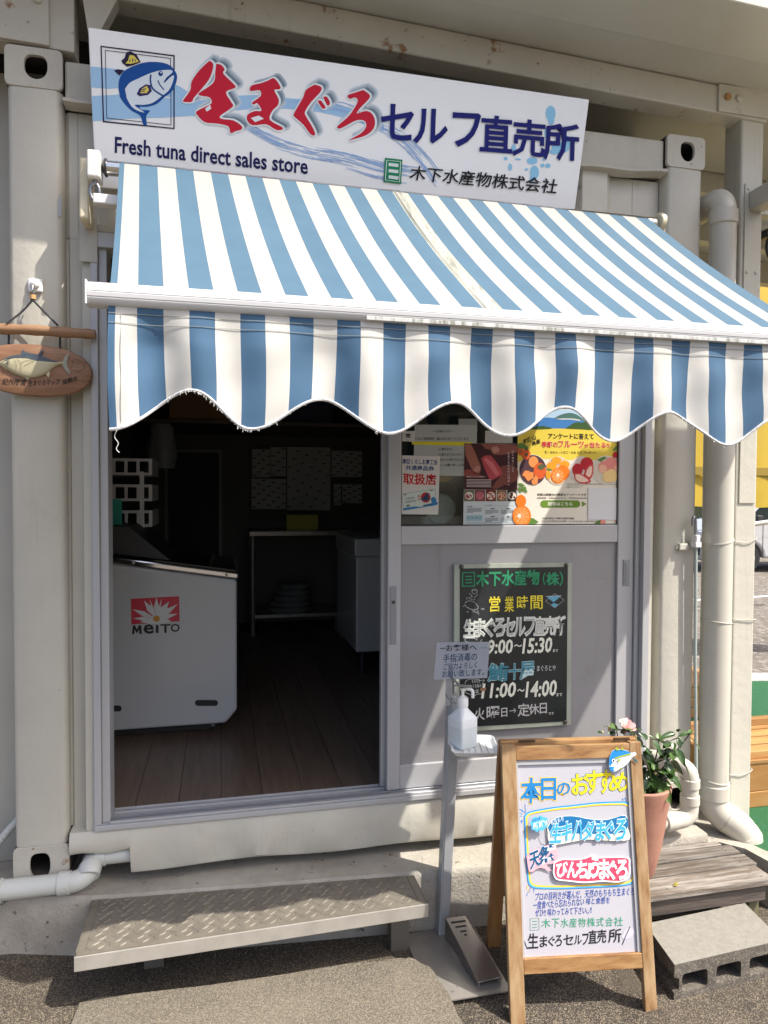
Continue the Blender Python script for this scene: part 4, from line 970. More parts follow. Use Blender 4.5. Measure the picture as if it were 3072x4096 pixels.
polys('persimmon_slices_print', (230, 142, 78), .0042, [[(190, 985), (250, 915), (300, 925), (302, 990), (230, 1040)], [(272, 1040), (330, 955), (358, 1000), (350, 1070), (290, 1085)], [(155, 960), (190, 900), (250, 905), (200, 985)]])
polys('calyx_print', (92, 96, 62), .0044, [[(350, 850), (378, 822), (420, 815), (450, 850), (430, 880), (390, 892), (360, 875)], [(188, 618), (230, 608), (224, 645), (190, 640)], [(112, 650), (150, 642), (146, 672), (116, 670)], [(185, 688), (235, 676), (230, 712), (196, 714)]])
blobs('mandarin_print', (238, 156, 36), .0041, [(592, 772, 62, 48, 16), (530, 845, 66, 52, 16), (700, 820, 62, 46, 16), (488, 955, 32, 56, 14)])
blobs('mandarin_cut_rim', (236, 120, 26), .0043, [(675, 925, 84, 96, 20), (612, 965, 90, 98, 20), (150, 1480, 118, 136, 22), (140, 1290, 66, 82, 18)])
blobs('mandarin_cut_print', (240, 140, 60), .0045, [(612, 965, 76, 84, 18), (150, 1480, 98, 116, 20)])
P = Print(gp_, zp, .0048)
for cx, cy, r_ in ((612, 965, 74), (150, 1480, 96)):
    for k in range(9):
        a = k * 2 * pi / 9 + .2; P.line([(cx + 12 * cos(a), cy + 12 * sin(a)), (cx + r_ * cos(a), cy + r_ * 1.1 * sin(a))], 5)
P.obj('segment_lines', ink(246, 206, 160), to)
blobs('segment_core', (250, 226, 206), .0052, [(612, 960, 18, 22, 10), (118, 1478, 24, 26, 10)])
blobs('strawberry_print', (188, 36, 48), .0041, [(862, 890, 66, 82, 16), (980, 815, 82, 86, 18), (1345, 700, 34, 40, 12), (1395, 672, 30, 36, 12), (1400, 745, 38, 52, 12)])
polys('strawberry_cut_rim', (200, 66, 66), .0043, [curve([(820, 935), (880, 930), (960, 970), (1028, 1020), (1022, 1052), (950, 1068), (870, 1050), (820, 1000)], 3), curve([(940, 960), (965, 880), (1010, 825), (1058, 830), (1062, 930), (1030, 1005), (985, 990)], 3)])
polys('strawberry_cut_print', (240, 206, 190), .0046, [curve([(835, 950), (890, 950), (960, 990), (1005, 1030), (940, 1050), (870, 1035), (835, 1000)], 3), curve([(965, 950), (985, 890), (1020, 848), (1045, 850), (1046, 920), (1020, 980), (990, 975)], 3)])
blobs('peach_print', (226, 140, 130), .0041, [(1208, 860, 84, 80, 18), (1290, 800, 76, 70, 18), (1340, 845, 56, 66, 16), (1180, 1565, 40, 50, 12), (1385, 1470, 60, 110, 16)])
blobs('peach_blush', (236, 180, 150), .0044, [(1185, 880, 52, 56, 16), (1360, 870, 34, 40, 12)])
polys('peach_flesh_print', (238, 206, 140), .0047, [curve([(1180, 970), (1215, 920), (1290, 880), (1345, 905), (1372, 960), (1350, 1030), (1270, 1050), (1200, 1040)], 3)])
polys('leaf_print', (92, 128, 58), .0042, [[(102, 560), (150, 545), (240, 600), (190, 620), (110, 620)], [(1302, 650), (1350, 590), (1436, 565), (1400, 630)], [(96, 1060), (150, 1060), (200, 1100), (130, 1100)], [(130, 1110), (200, 1105), (225, 1185), (170, 1160)], [(98, 1110), (130, 1120), (160, 1180), (120, 1170)], [(240, 1500), (300, 1510), (366, 1556), (300, 1592), (225, 1594)], [(1060, 1590), (1110, 1545), (1160, 1530), (1150, 1592)], [(460, 880), (500, 870), (540, 890), (500, 905)], [(1110, 760), (1200, 720), (1240, 735), (1160, 790)]])
P = Print(gp_, zp, .0030); P.poly([(388 + 44 - 44 * cos(a), 1326 - 46 * sin(a)) for a in [-pi / 2 + k * pi / 8 for k in range(9)]] + [(852 + 44 * cos(a), 1326 + 46 * sin(a)) for a in [-pi / 2 + k * pi / 8 for k in range(9)]]); P.poly([(920, 1290), (974, 1328), (920, 1364)]); P.obj('green_button', ink(104, 138, 44), to)
P = Print(gp_, zp, .0034); P.text('回答はこちら', (486, 1346), (796, 1348), (486, 1302), .022); P.obj('white_lettering', ink(236, 236, 228), to)
P = Print(gp_, zp, .0031)
P.text('和歌山県観光の簡単なアンケートです', (346, 1222), (974, 1226), (346, 1190), .016); P.text('実施期間：令和8(2026)年7月〜令和9(2027)年3月', (346, 1262), (970, 1266), (346, 1240), .01)
P.text('公益社団法人 和歌山県観光連盟', (410, 1522), (818, 1524), (410, 1496), .01); P.text('〒640-8585 和歌山市小松原通1-1 TEL 073-422-4631 info@wakayama-kanko.or.jp', (408, 1556), (1216, 1558), (408, 1536), .008)
P.text('※ 天候不順や生育の状況により、商品を和歌山県産の同等品等に変更する場合があります。', (712, 1078), (1384, 1082), (712, 1064), .006); P.text('※ 画像はイメージです。', (712, 1120), (884, 1122), (712, 1106), .006); P.text('あらかじめご了承ください。', (732, 1100), (940, 1102), (732, 1085), .006)
P.obj('small_lettering', ink(60, 52, 44), to)
wc = sheet('white_card', 'blank white paper square stuck over the lower right of the fruit poster', 'card', zp, [(995, 1525), (1364, 1530), (1372, 1125), (998, 1122)], ink(216, 216, 218), off=.0040)

# ================================================================== CHALKBOARD
cb = Plane((0, .022, .7), (0, -1, 0))
pc = [cb.hit(*zk(*q)) for q in ((184, 1935), (1473, 1848), (1486, 55), (186, 76))]
ck = thing('chalkboard', 'black chalkboard with coloured opening hours screwed to the grey door panel', 'chalkboard', pc[0])
b = B(); b.prism(pc, (0, .012, 0)); b.obj('backing', CHFR, ck)
q4 = [cb.hit(*zk(*q), .0012) for q in ((246, 1880), (1428, 1812), (1442, 104), (248, 122))]
b = B(); b.prism(q4, (0, .0008, 0)); b.obj('slate', CHALK, ck)
for q in ((265, 102), (1425, 85), (1412, 1822)):
    p = cb.hit(*zk(*q), .001); b = B(); b.lathe([(.009, 0), (.007, .003), (.0045, .005), (0, .0055)], p, 10, V((0, -1, 0))); b.obj('screw', mat('screw_dark', (.10, .09, .08), .4, .7), ck)
O = .0024
P = Print(cb, zk, O); P.line([(278, 168), (408, 165), (408, 315), (276, 318)], 17, closed=True)
for y in (210, 245, 280): P.line([(308, y), (385, y - 2)], 13)
P.text('木下水産物', (430, 318), (1122, 300), (432, 156), .030); P.text('（', (1166, 300), (1192, 300), (1166, 170), .02); P.text('株', (1206, 305), (1342, 302), (1208, 168), .03); P.text('）', (1352, 312), (1386, 310), (1352, 160), .02)
P.obj('green_chalk', ink(52, 142, 100), ck)
P = Print(cb, zk, O)
for ch, x0, x1, y0, y1 in (('営', 574, 692, 600, 432), ('業', 744, 844, 604, 434), ('時', 880, 1000, 575, 425), ('間', 1030, 1162, 572, 424)): P.text(ch, (x0, y0), (x1, y0 - 4), (x0, y1), .012)
P.obj('yellow_chalk', ink(222, 206, 62), ck)
P = Print(cb, zk, O); r_ = random.Random(2)
for i, ch in enumerate('生まぐろセルフ直売所'):
    x0 = 290 + i * 111; P.text(ch, (x0, 880 - i * 3.2), (x0 + 118, 878 - i * 3.2), (x0 + 8, 690 - i * 4), .048); P.n += 3
P.obj('white_chalk_title', ink(206, 208, 200), ck)
P = Print(cb, zk, O + .0007)
for i, ch in enumerate('生まぐろセルフ直売所'):
    x0 = 290 + i * 111; P.text(ch, (x0 + 10, 872 - i * 3.2), (x0 + 110, 870 - i * 3.2), (x0 + 16, 702 - i * 4), -.012)
P.obj('title_strokes', ink(150, 154, 150), ck)
P = Print(cb, zk, O)
P.text('9:00', (560, 1062), (830, 1056), (560, 915), .026, .12); P.text('〜', (848, 990), (932, 985), (848, 965), .02); P.text('15:30', (940, 1060), (1262, 1044), (944, 900), .026, .12)
P.text('まで', (1278, 1046), (1332, 1044), (1278, 1014), .014)
P.text('11:00', (488, 1556), (862, 1536), (492, 1400), .026, .12); P.text('〜', (884, 1486), (960, 1480), (884, 1458), .02); P.text('14:00', (975, 1544), (1314, 1524), (978, 1378), .026, .12)
P.text('まで', (1316, 1536), (1378, 1532), (1316, 1500), .014); P.text('です', (1228, 1742), (1286, 1738), (1228, 1712), .014)
P.obj('white_chalk', ink(222, 222, 208), ck)
two(cb, zk, [('鮪', (560, 1366), (776, 1364), (568, 1176)), ('十', (786, 1350), (912, 1342), (790, 1180)), ('屋', (914, 1346), (1066, 1336), (920, 1160))], ink(190, 212, 214), ink(66, 132, 148), .040, .016, ck, 'chalk_outline', 'teal_chalk', O, .0007)
P = Print(cb, zk, O); P.text('まぐろとや', (1100, 1258), (1308, 1250), (1100, 1196), .004)
for a in (curve([(345, 935), (310, 925), (305, 900), (350, 892), (390, 895), (430, 900), (440, 915)], 4), curve([(470, 935), (490, 910), (494, 908)], 4), curve([(300, 1420), (320, 1360), (380, 1345), (440, 1345), (470, 1360), (520, 1355), (500, 1385), (505, 1420), (520, 1470), (490, 1505), (440, 1512), (400, 1530), (350, 1510), (310, 1490), (300, 1450)], 4)): P.line(a, 4)
P.text('もちもち', (380, 1390), (470, 1384), (380, 1350), .004); P.text('まぐろ丼の', (360, 1450), (486, 1440), (360, 1405), .004); P.text('お店', (384, 1505), (456, 1500), (384, 1462), .004)
# rider-on-a-fish doodle and diamond
P.line([(410 + 30 * cos(a), 375 + 28 * sin(a)) for a in [2 * pi * k / 14 for k in range(14)]], 3.5, closed=True)
for a in ([(378, 362), (440, 366)], [(350, 395), (378, 418), (388, 440)], [(448, 408), (430, 425), (412, 430)], [(372, 425), (368, 462), (410, 470), (414, 430)], curve([(300, 505), (340, 480), (400, 490), (440, 530), (450, 560), (420, 575), (370, 570), (330, 555), (305, 530)], 4), curve([(330, 548), (380, 580), (415, 590)], 4), [(410, 585), (380, 600), (430, 605), (462, 634), (450, 600), (436, 588)], [(322, 470), (326, 440), (338, 452), (348, 438), (356, 460)], [(282, 545), (310, 520)], curve([(480, 575), (500, 562), (516, 570), (500, 580)], 4), curve([(320, 604), (340, 596), (336, 610)], 4)): P.line(a, 3.5)
P.line([(1296, 400), (1402, 470), (1296, 556), (1196, 482)], 4, closed=True); P.line([(1200, 430), (1372, 422)], 4)
P.obj('thin_chalk', ink(196, 200, 198), ck)
P = Print(cb, zk, O); P.poly([(1204, 432), (1368, 424), (1284, 496)]); P.poly([(1284, 502), (1340, 522), (1298, 552), (1254, 524)]); P.obj('blue_chalk', ink(98, 160, 190), ck)
P = Print(cb, zk, O)
for ch, x0, x1, y0, y1 in (('火', 414, 520, 1800, 1668), ('曜', 545, 684, 1790, 1650), ('日', 706, 770, 1762, 1668), ('定', 890, 1016, 1758, 1618), ('休', 1010, 1124, 1736, 1624), ('日', 1132, 1208, 1728, 1614)): P.text(ch, (x0, y0), (x1, y0 - 6), (x0, y1), .014)
P.line([(796, 1698), (864, 1690)], 8); P.line([(842, 1668), (866, 1690), (846, 1716)], 7)
P.obj('pale_chalk', ink(190, 190, 186), ck)
P = Print(cb, zk, O + .0002); P.poly([(470, 1450), (500, 1440), (535, 1446), (540, 1462), (505, 1480), (478, 1478)]); P.obj('rust_stain', ink(150, 108, 78), ck)
# ================================================================== SANITISER STAND
gz = ground_z(1.4)
st = thing('sanitizer_stand', 'slim grey foot-operated sanitiser stand with a handwritten card on top', 'stand', (1.38, -.2, gz))
b = B()
ro = .018; x0, x1, y0, y1 = 1.232, 1.478, -.462, -.135
cor = [(x0 + ro, y0 + ro, pi), (x1 - ro, y0 + ro, 1.5 * pi), (x1 - ro, y1 - ro, 0), (x0 + ro, y1 - ro, .5 * pi)]
b.prism([(a + ro * cos(s + k * pi / 8), c + ro * sin(s + k * pi / 8), gz + .001) for a, c, s in cor for k in range(5)], (0, 0, .004)); b.obj('base_plate', STEEL, st)
b = B()
ln_ = Matrix.Shear('XY', 4, (.042, 0)); ln_ = Matrix.Translation((0, 0, gz)) @ Matrix(((1, 0, .042, 0), (0, 1, 0, 0), (0, 0, 1, 0), (0, 0, 0, 1))) @ Matrix.Translation((-.012, 0, -gz))
b.box(1.355, 1.392, -.172, -.132, gz + .005, .56, .003, 2, ln_); b.box(1.360, 1.386, -.1745, -.1725, gz + .06, .55, .0004, 1, ln_); b.obj('pole', mat('stand_grey', (.42, .43, .44), .42, .25, c2=(.38, .39, .40), scale=8), st)
hp = [(1.355, -.205, gz + .085), (1.425, -.205, gz + .085), (1.462, -.425, gz + .022), (1.385, -.432, gz + .022)]
b = B(); b.hexa([(p[0], p[1], p[2] - .003) for p in (hp[3], hp[2], hp[1], hp[0])] + [hp[3], hp[2], hp[1], hp[0]], .001, 1)
b.hexa([(hp[0][0], hp[0][1], gz + .02), (hp[0][0] + .003, hp[0][1], gz + .02), (hp[3][0] + .003, hp[3][1], gz + .008), (hp[3][0], hp[3][1], gz + .008), (hp[0][0], hp[0][1], hp[0][2] - .004), (hp[0][0] + .003, hp[0][1], hp[0][2] - .004), (hp[3][0] + .003, hp[3][1], hp[3][2] - .004), (hp[3][0], hp[3][1], hp[3][2] - .004)])
b.hexa([(hp[1][0] - .003, hp[1][1], gz + .02), (hp[1][0], hp[1][1], gz + .02), (hp[2][0], hp[2][1], gz + .008), (hp[2][0] - .003, hp[2][1], gz + .008), (hp[1][0] - .003, hp[1][1], hp[1][2] - .004), (hp[1][0], hp[1][1], hp[1][2] - .004), (hp[2][0], hp[2][1], hp[2][2] - .004), (hp[2][0] - .003, hp[2][1], hp[2][2] - .004)])
pe = b.obj('foot_pedal', mat('pedal_steel', (.30, .27, .25), .28, .8), st)
b = B()
for f_, w_ in ((.09, .05), (.17, .037), (.25, .021), (.31, .009)):
    c_ = V(hp[0]) * .5 + V(hp[1]) * .5; d_ = V(hp[3]) * .5 + V(hp[2]) * .5; q = c_ + (d_ - c_) * f_; u_ = (V(hp[1]) - V(hp[0])).normalized(); v_ = (d_ - c_).normalized()
    b.prism([q - u_ * w_ / 2 - v_ * .003 + V((0, 0, .0006)), q + u_ * w_ / 2 - v_ * .003 + V((0, 0, .0006)), q + u_ * w_ / 2 + v_ * .003 + V((0, 0, .0006)), q - u_ * w_ / 2 + v_ * .003 + V((0, 0, .0006))], (0, 0, .0004))
b.obj('grip_slot', BLACK, pe)
# tray
tz = .412
tcx, tcy = 1.432, -.245
R_ = Matrix.Translation((tcx, tcy, tz)) @ Matrix.Rotation(radians(-14), 4, 'Z')
def rr_loop(hx, hy, r, z_, n=4):
    return [R_ @ V((sx * (hx - r) + r * cos(s + k * pi / 2 / n), sy * (hy - r) + r * sin(s + k * pi / 2 / n), z_)) for sx, sy, s in ((1, 1, 0), (-1, 1, pi / 2), (-1, -1, pi), (1, -1, 1.5 * pi)) for k in range(n + 1)]
b = B(); L0 = [rr_loop(.001, .001, .0005, 0), rr_loop(.062, .070, .016, 0), rr_loop(.074, .082, .02, .013), rr_loop(.076, .084, .021, .0125), rr_loop(.064, .072, .017, -.003), rr_loop(.001, .001, .0005, -.003)]
b.grid([l + l[:1] for l in L0], smooth=False); tr = b.obj('drip_tray', mat('tray_white', (.66, .68, .70), .35), st)
b = B()
for k in range(5):
    x = -.036 + k * .020; p0 = R_ @ V((x, -.055, .0008)); p1 = R_ @ V((x, .055, .0008)); b.tube([p0, p1], .0009, 5)
b.obj('drain_groove', mat('groove_grey', (.2, .2, .2), .6), tr)
# metal bottle holder and pusher
b = B(); b.tube(curve([(1.373, -.165, .632), (1.382, -.20, .622), (1.394, -.225, .606)], 4), .004, 8)
hz_ = Matrix.Translation((1.398, -.222, .610)) @ Matrix.Rotation(radians(-14), 4, 'Z') @ Matrix.Rotation(radians(-12), 4, 'X')
b.box(-.026, .026, -.030, .030, -.002, .002, .001, 1, hz_); b.box(-.026, -.023, -.030, .030, -.03, -.002, 0, 1, hz_); b.obj('pusher_plate', STEEL, st)
b = B(); b.tube([(1.36, -.174, .57), (1.372, -.20, .552), (1.396, -.222, .546)], .0022, 6); b.obj('retaining_wire', ALU_DK, st)
# handwritten card
cpn = Plane(Plane((1.40, -.178, .66), (0, -1, 0)).hit(1800, 2640), (-.18, -1, .10))
cq = [cpn.hit(*zq(*q)) for q in ((214, 725), (446, 717), (457, 561), (228, 563))]
b = B(); b.prism(cq, cpn.n * -.0012); cdo = b.obj('card', ink(240, 241, 246), st)
cl = [cq[0] + (cq[0] - cq[2]) * .018, cq[1] + (cq[1] - cq[3]) * .018, cq[2] + (cq[2] - cq[0]) * .018, cq[3] + (cq[3] - cq[1]) * .018]
b = B(); b.prism([p + cpn.n * .0006 for p in cl], cpn.n * .0002); b.obj('laminate', FILM, cdo)
b = B(); b.box(1.362, 1.384, -.172, -.168, .53, .66, .0005, 1); b.obj('card_clip', ALU, cdo)
P = Print(cpn, zc, .0012)
P.text('お客様へ', (282, 350), (684, 338), (282, 262), .012); P.line([(200, 312), (276, 308)], 9); P.line([(725, 304), (820, 302)], 4)
P.obj('black_handwriting', ink(34, 36, 44), cdo)
P = Print(cpn, zc, .0012)
P.text('手指消毒の', (240, 500), (690, 472), (244, 390), .006, .05); P.text('ご協力よろしく', (245, 600), (690, 570), (248, 512), .006, .05); P.text('お願い致します。', (228, 700), (784, 668), (230, 606), .006, .05)
P.obj('teal_handwriting', ink(36, 66, 96), cdo)

bo = thing('sanitizer_bottle', 'translucent square pump bottle standing on the white drip tray', 'bottle', (1.418, -.222, tz))
Rb = Matrix.Translation((1.402, -.224, tz + .0015)) @ Matrix.Rotation(radians(24), 4, 'Z')
def sq_loop(h, r, z_, n=4):
    return [Rb @ V((sx * (h - r) + r * cos(s + k * pi / 2 / n), sy * (h - r) + r * sin(s + k * pi / 2 / n), z_)) for sx, sy, s in ((1, 1, 0), (-1, 1, pi / 2), (-1, -1, pi), (1, -1, 1.5 * pi)) for k in range(n + 1)]
BOT = mat('bottle_plastic', (.78, .81, .82), .3, spec=.4); LIQ = mat('bottle_liquid', (.70, .75, .75), .25)
b = B(); b.grid([l + l[:1] for l in (sq_loop(.001, .0005, 0), sq_loop(.033, .006, 0), sq_loop(.036, .008, .006), sq_loop(.036, .008, .066))]); b.obj('liquid_fill', LIQ, bo)
b = B(); b.grid([l + l[:1] for l in (sq_loop(.036, .008, .0662), sq_loop(.0362, .008, .092), sq_loop(.034, .009, .097), sq_loop(.0175, .0165, .122), sq_loop(.0165, .016, .128), sq_loop(.0165, .016, .132))]); b.obj('bottle_body', BOT, bo)
c0 = V(Rb @ V((0, 0, 0)))
b = B(); b.lathe([(.0185, .132), (.0185, .156), (.017, .158), (.012, .158), (.012, .162), (.007, .163), (.0055, .163), (.0055, .180), (.009, .1805), (.009, .190), (0, .191)], c0, 20)
b.tube(curve([c0 + V((0, 0, .186)), c0 + V((.018, -.012, .187)), c0 + V((.027, -.018, .182)), c0 + V((.028, -.019, .160))], 5), .005, 10); b.obj('pump_head', mat('pump_white', (.82, .82, .80), .35), bo)

# ================================================================== A-BOARD
AY = radians(8.31); tilt = .180; W_ = .436
wv = V((cos(AY), -sin(AY), 0)); dv = V((-sin(AY), -cos(AY), 0)); dn = dv * sin(tilt) - V((0, 0, 1)) * cos(tilt)
fnorm = wv.cross(dn).normalized()
if fnorm.dot(dv) < 0: fnorm = -fnorm
A_ = V((1.460, -.411, .476))
gza = ground_z(1.45)
Hl = (A_.z - (gza - .033)) / cos(tilt)
ab = thing('a_board', 'honey-brown wooden A-frame menu board with a white handwritten panel', 'signboard', A_ + wv * .218 + V((0, 0, gza - .476)))
def fb_(u0, u1, v0, v1, t0, t1, bev=.002, A0=A_, n_=fnorm, d_=dn):
    c = [A0 + wv * u + d_ * v - n_ * t for t in (t1, t0) for u, v in ((u0, v1), (u1, v1), (u1, v0), (u0, v0))]
    b = B(); b.hexa(c, bev); return b
sw = .044
fb_(0, sw, 0, Hl, 0, .022).obj('stile', WOODF, ab); fb_(W_ - .036, W_, 0, Hl, 0, .022).obj('stile', WOODF, ab)
fb_(sw + .0003, W_ - .0363, 0.004, .046, .001, .021).obj('rail', WOODH, ab)
fb_(sw + .0003, W_ - .0363, .598, .640, .001, .021).obj('rail', WOODH, ab)
fb_(sw - .004, W_ - sw + .004, .044, .600, .012, .017, .0004).obj('whiteboard', BOARDW, ab)
fb_(sw + .0002, sw + .006, .0465, .5975, .006, .0118, .0003).obj('panel_trim', ALU, ab); fb_(W_ - .0365 - .010, W_ - .0362, .0465, .5975, .006, .0118, .0003).obj('panel_trim', ALU, ab)
fb_(sw + .0065, W_ - .047, .0465, .0600, .006, .0118, .0003).obj('panel_trim', ALU, ab)
# rear frame
d2 = -dv * sin(tilt * .98) - V((0, 0, 1)) * cos(tilt * .98); A2 = A_ - dv * .048 - V((0, 0, .001)); n2 = -(wv.cross(d2).normalized()) if wv.cross(d2).dot(dv) > 0 else wv.cross(d2).normalized()
def rb_(*a): return fb_(*a, A0=A2, n_=n2, d_=d2)
H2 = (A2.z - gza - .004) / cos(tilt * .98)
rb_(0, sw, 0, H2, 0, .022, .002).obj('rear_stile', WOOD, ab); rb_(W_ - sw, W_, 0, H2, 0, .022, .002).obj('rear_stile', WOOD, ab)
rb_(sw + .0003, W_ - sw - .0003, .004, .046, .001, .021, .002).obj('rear_rail', WOOD, ab); rb_(sw + .0003, W_ - sw - .0003, .50, .542, .001, .021, .002).obj('rear_rail', WOOD, ab)
rb_(sw - .004, W_ - sw + .004, .046, .502, .010, .016, .0004).obj('rear_panel', WOOD, ab)
tb = B(); c_ = [A_ - dv * t + wv * u + V((0, 0, z_)) for z_ in (-.022, .0035) for t, u in ((.0235, 0.002), (.0235, W_ - .002), (.046, W_ - .002), (.046, 0.002))]
tb.hexa(c_, .003); tb.obj('top_cleat', WOODH, ab)
for u in (.06, .36):
    hb = B(); c_ = [A_ - dv * t + wv * uu + V((0, 0, z_)) for z_ in (.0005, .0050) for t, uu in ((.018, u), (.018, u + .05), (.028, u + .05), (.028, u))]
    hb.hexa(c_, .001); hb.obj('hinge', mat('brass_dark', (.10, .07, .04), .4, .8), ab)
q = A_ + wv * .235 + dn * .642 - fnorm * .01
b = B(); b.tube([q + wv * (.006 * cos(a)) + V((0, 0, -.014 + .012 * sin(a))) for a in [2 * pi * k / 14 for k in range(12)]], .0014, 6); b.obj('hook_ring', DARKM, ab)

wp = Plane(A_ - fnorm * .012, fnorm)
O = .0008
two(wp, za, [('本', (230, 692), (404, 686), (236, 472)), ('日', (412, 664), (538, 660), (412, 476)), ('の', (548, 620), (664, 612), (550, 515))], ink(240, 200, 52), ink(36, 124, 188), .055, .024, ab, 'yellow_outline', 'blue_heading', O, .0006)
two(wp, za, [('お', (680, 616), (832, 610), (682, 440)), ('す', (806, 608), (926, 604), (808, 408)), ('す', (922, 604), (1024, 600), (924, 400)), ('め', (1012, 594), (1186, 578), (1014, 434))], ink(52, 110, 132), ink(240, 214, 34), .042, .022, ab, 'blue_outline', 'yellow_heading', O, .0006)
FRM = [(268, 850), (270, 805), (318, 772), (500, 738), (700, 716), (900, 694), (1100, 686), (1172, 694), (1212, 738), (1230, 900), (1242, 1100), (1240, 1300), (1216, 1390), (1110, 1418), (900, 1430), (600, 1442), (400, 1440), (334, 1428), (302, 1390), (286, 1250), (272, 1000)]
fc = curve(FRM + FRM[:1], 4)[:-1]
cxm, cym = 755, 1065
P = Print(wp, za, O); P.line(fc, 21, closed=True); P.obj('sky_blue_border', ink(96, 182, 228), ab)
P = Print(wp, za, O + .0004); P.line([(x + (x - cxm) * .012, y + (y - cym) * .018) for x, y in fc], 6, closed=True); P.obj('blue_border', ink(40, 130, 200), ab)
P = Print(wp, za, O + .0004); P.line([(x - (x - cxm) * .026, y - (y - cym) * .036) for x, y in fc], 14, closed=True); P.obj('yellow_border', ink(240, 200, 50), ab)
P = Print(wp, za, O)
for l in ([(205, 735), (250, 768)], [(195, 770), (245, 788)], [(228, 745), (272, 778)], [(265, 700), (272, 770)], [(195, 805), (240, 805)], [(236, 838), (236, 870)], [(222, 852), (250, 850)]): P.line(l, 4)
for l in ([(1128, 650), (1136, 668)], [(1150, 640), (1162, 672)], [(1192, 648), (1184, 690)], [(1208, 690), (1206, 702)], [(288, 1490), (282, 1508)], [(322, 1425), (300, 1480)], [(345, 1446), (344, 1470)], [(345, 1478), (345, 1484)]): P.line(l, 6)
P.obj('blue_bursts', ink(70, 130, 200), ab)
P = Print(wp, za, O)
for l in ([(1174, 630), (1178, 676)], [(1200, 655), (1196, 680)], [(288, 1420), (284, 1450)], [(312, 1440), (294, 1478)]): P.line(l, 6)
P.poly([(1250, 1390), (1256, 1412), (1266, 1416), (1256, 1422), (1252, 1444), (1246, 1422), (1236, 1416), (1246, 1410)]); P.obj('yellow_bursts', ink(240, 190, 60), ab)
P = Print(wp, za, O)
P.text('プロの目利きが選んだ、天然のもちもち生まぐろ!!', (355, 1556), (1256, 1504), (358, 1484), .004, .05); P.text('一度食べたら忘れられない', (338, 1632), (788, 1598), (340, 1560), .004, .05); P.text('味と食感を', (806, 1590), (1016, 1578), (808, 1530), .004, .05)
P.text('ぜひ!! 味わってみて下さい', (356, 1696), (806, 1672), (358, 1630), .004, .05); P.line(curve([(808, 1650), (822, 1668), (838, 1648)], 4), 4); P.ell(812, 1640, 3, 3, 6); P.ell(832, 1638, 3, 3, 6); P.text('!', (848, 1660), (854, 1660), (848, 1612), .02)
P.obj('blue_handwriting', ink(44, 72, 156), ab)
P = Print(wp, za, O); P.line([(312, 1714), (388, 1708), (392, 1812), (312, 1818)], 4, closed=True)
for y in (1738, 1766, 1792): P.line([(330, y), (376, y - 3)], 4)
for i, (ch, x0, x1) in enumerate((('木', 408, 490), ('下', 500, 566), ('水', 580, 650), ('産', 656, 722), ('物', 736, 800), ('株', 812, 886), ('式', 896, 962), ('会', 976, 1040), ('社', 1050, 1132))): P.text(ch, (x0, 1796 - i * 2), (x1, 1794 - i * 2), (x0 + 4, 1716 - i * 2.2), 0)
P.obj('green_handwriting', ink(60, 150, 116), ab)
P = Print(wp, za, O); P.line([(230, 1845), (262, 1920), (286, 1982)], 7)
for ch, x0, x1, y0, y1 in (('生', 290, 382, 1978, 1846), ('ま', 396, 462, 1966, 1868), ('ぐ', 470, 528, 1960, 1872), ('ろ', 530, 592, 1960, 1862), ('セ', 606, 692, 1948, 1858), ('ル', 700, 766, 1942, 1862), ('フ', 772, 826, 1946, 1850), ('直', 828, 900, 1934, 1818), ('売', 904, 984, 1930, 1812), ('所', 1004, 1116, 1926, 1806)): P.text(ch, (x0, y0), (x1, y0 - 4), (x0 + 3, y1), .012)
P.line([(1196, 1784), (1160, 1860), (1128, 1944)], 7)
P.obj('black_handwriting', ink(30, 30, 34), ab)
P = Print(wp, za, O); P.poly(curve([(1120, 1880), (1150, 1820), (1200, 1790), (1230, 1830), (1200, 1880), (1150, 1900)], 3)); P.obj('smudge', ink(196, 190, 208), ab)

def cutout(name, label, loops, off, cat='cut-out sign', group='paper cut-outs on the menu board'):
    """stiff coloured paper pieces standing a few millimetres proud of the whiteboard; loops: (points, sRGB, part name)"""
    pts = [wp.hit(*za(*p), off) for p in loops[0][0]]
    t = thing(name, label, cat, pts[0])
    for i, (lp, c_, nm) in enumerate(loops):
        P_ = [wp.hit(*za(*p), off + .0006 * i) for p in lp]
        b = B(); b.prism(P_, wp.n * .0005); b.obj(nm, ink(*c_), t)
    return t
ban = cutout('paper_cutout', 'blue wave paper banner with pale blue tuna lettering on the menu board', [
    (curve([(462, 900), (500, 850), (565, 812), (700, 805), (850, 832), (1000, 834), (1158, 798), (1170, 900), (1190, 1012), (1000, 1022), (820, 1012), (650, 1040), (505, 1064), (470, 1010)], 3), (232, 236, 214), 'cream_layer'),
    (curve([(468, 905), (505, 852), (570, 815), (700, 808), (850, 836), (1000, 838), (1154, 803), (1162, 930), (1000, 965), (700, 960), (500, 985)], 3), (28, 108, 160), 'blue_layer')], .006)
two(wp, za, [(ch, (x0, y0), (x1, y0 - 6), (x0 + 8, y1)) for ch, x0, x1, y0, y1 in (('生', 484, 584, 1042, 880), ('キ', 590, 672, 1024, 862), ('ハ', 684, 768, 1014, 858), ('ダ', 776, 880, 1018, 860), ('ま', 890, 966, 1022, 862), ('ぐ', 968, 1044, 1014, 862), ('ろ', 1056, 1152, 1016, 842))], ink(222, 236, 244), ink(66, 164, 218), .062, .030, ban, 'lettering_outline', 'pale_blue_lettering', .0082, .0006, .1)
P = Print(wp, za, .0084); P.text('もちもち', (494, 884), (608, 846), (492, 846), .012); P.obj('white_lettering', ink(224, 236, 244), ban)
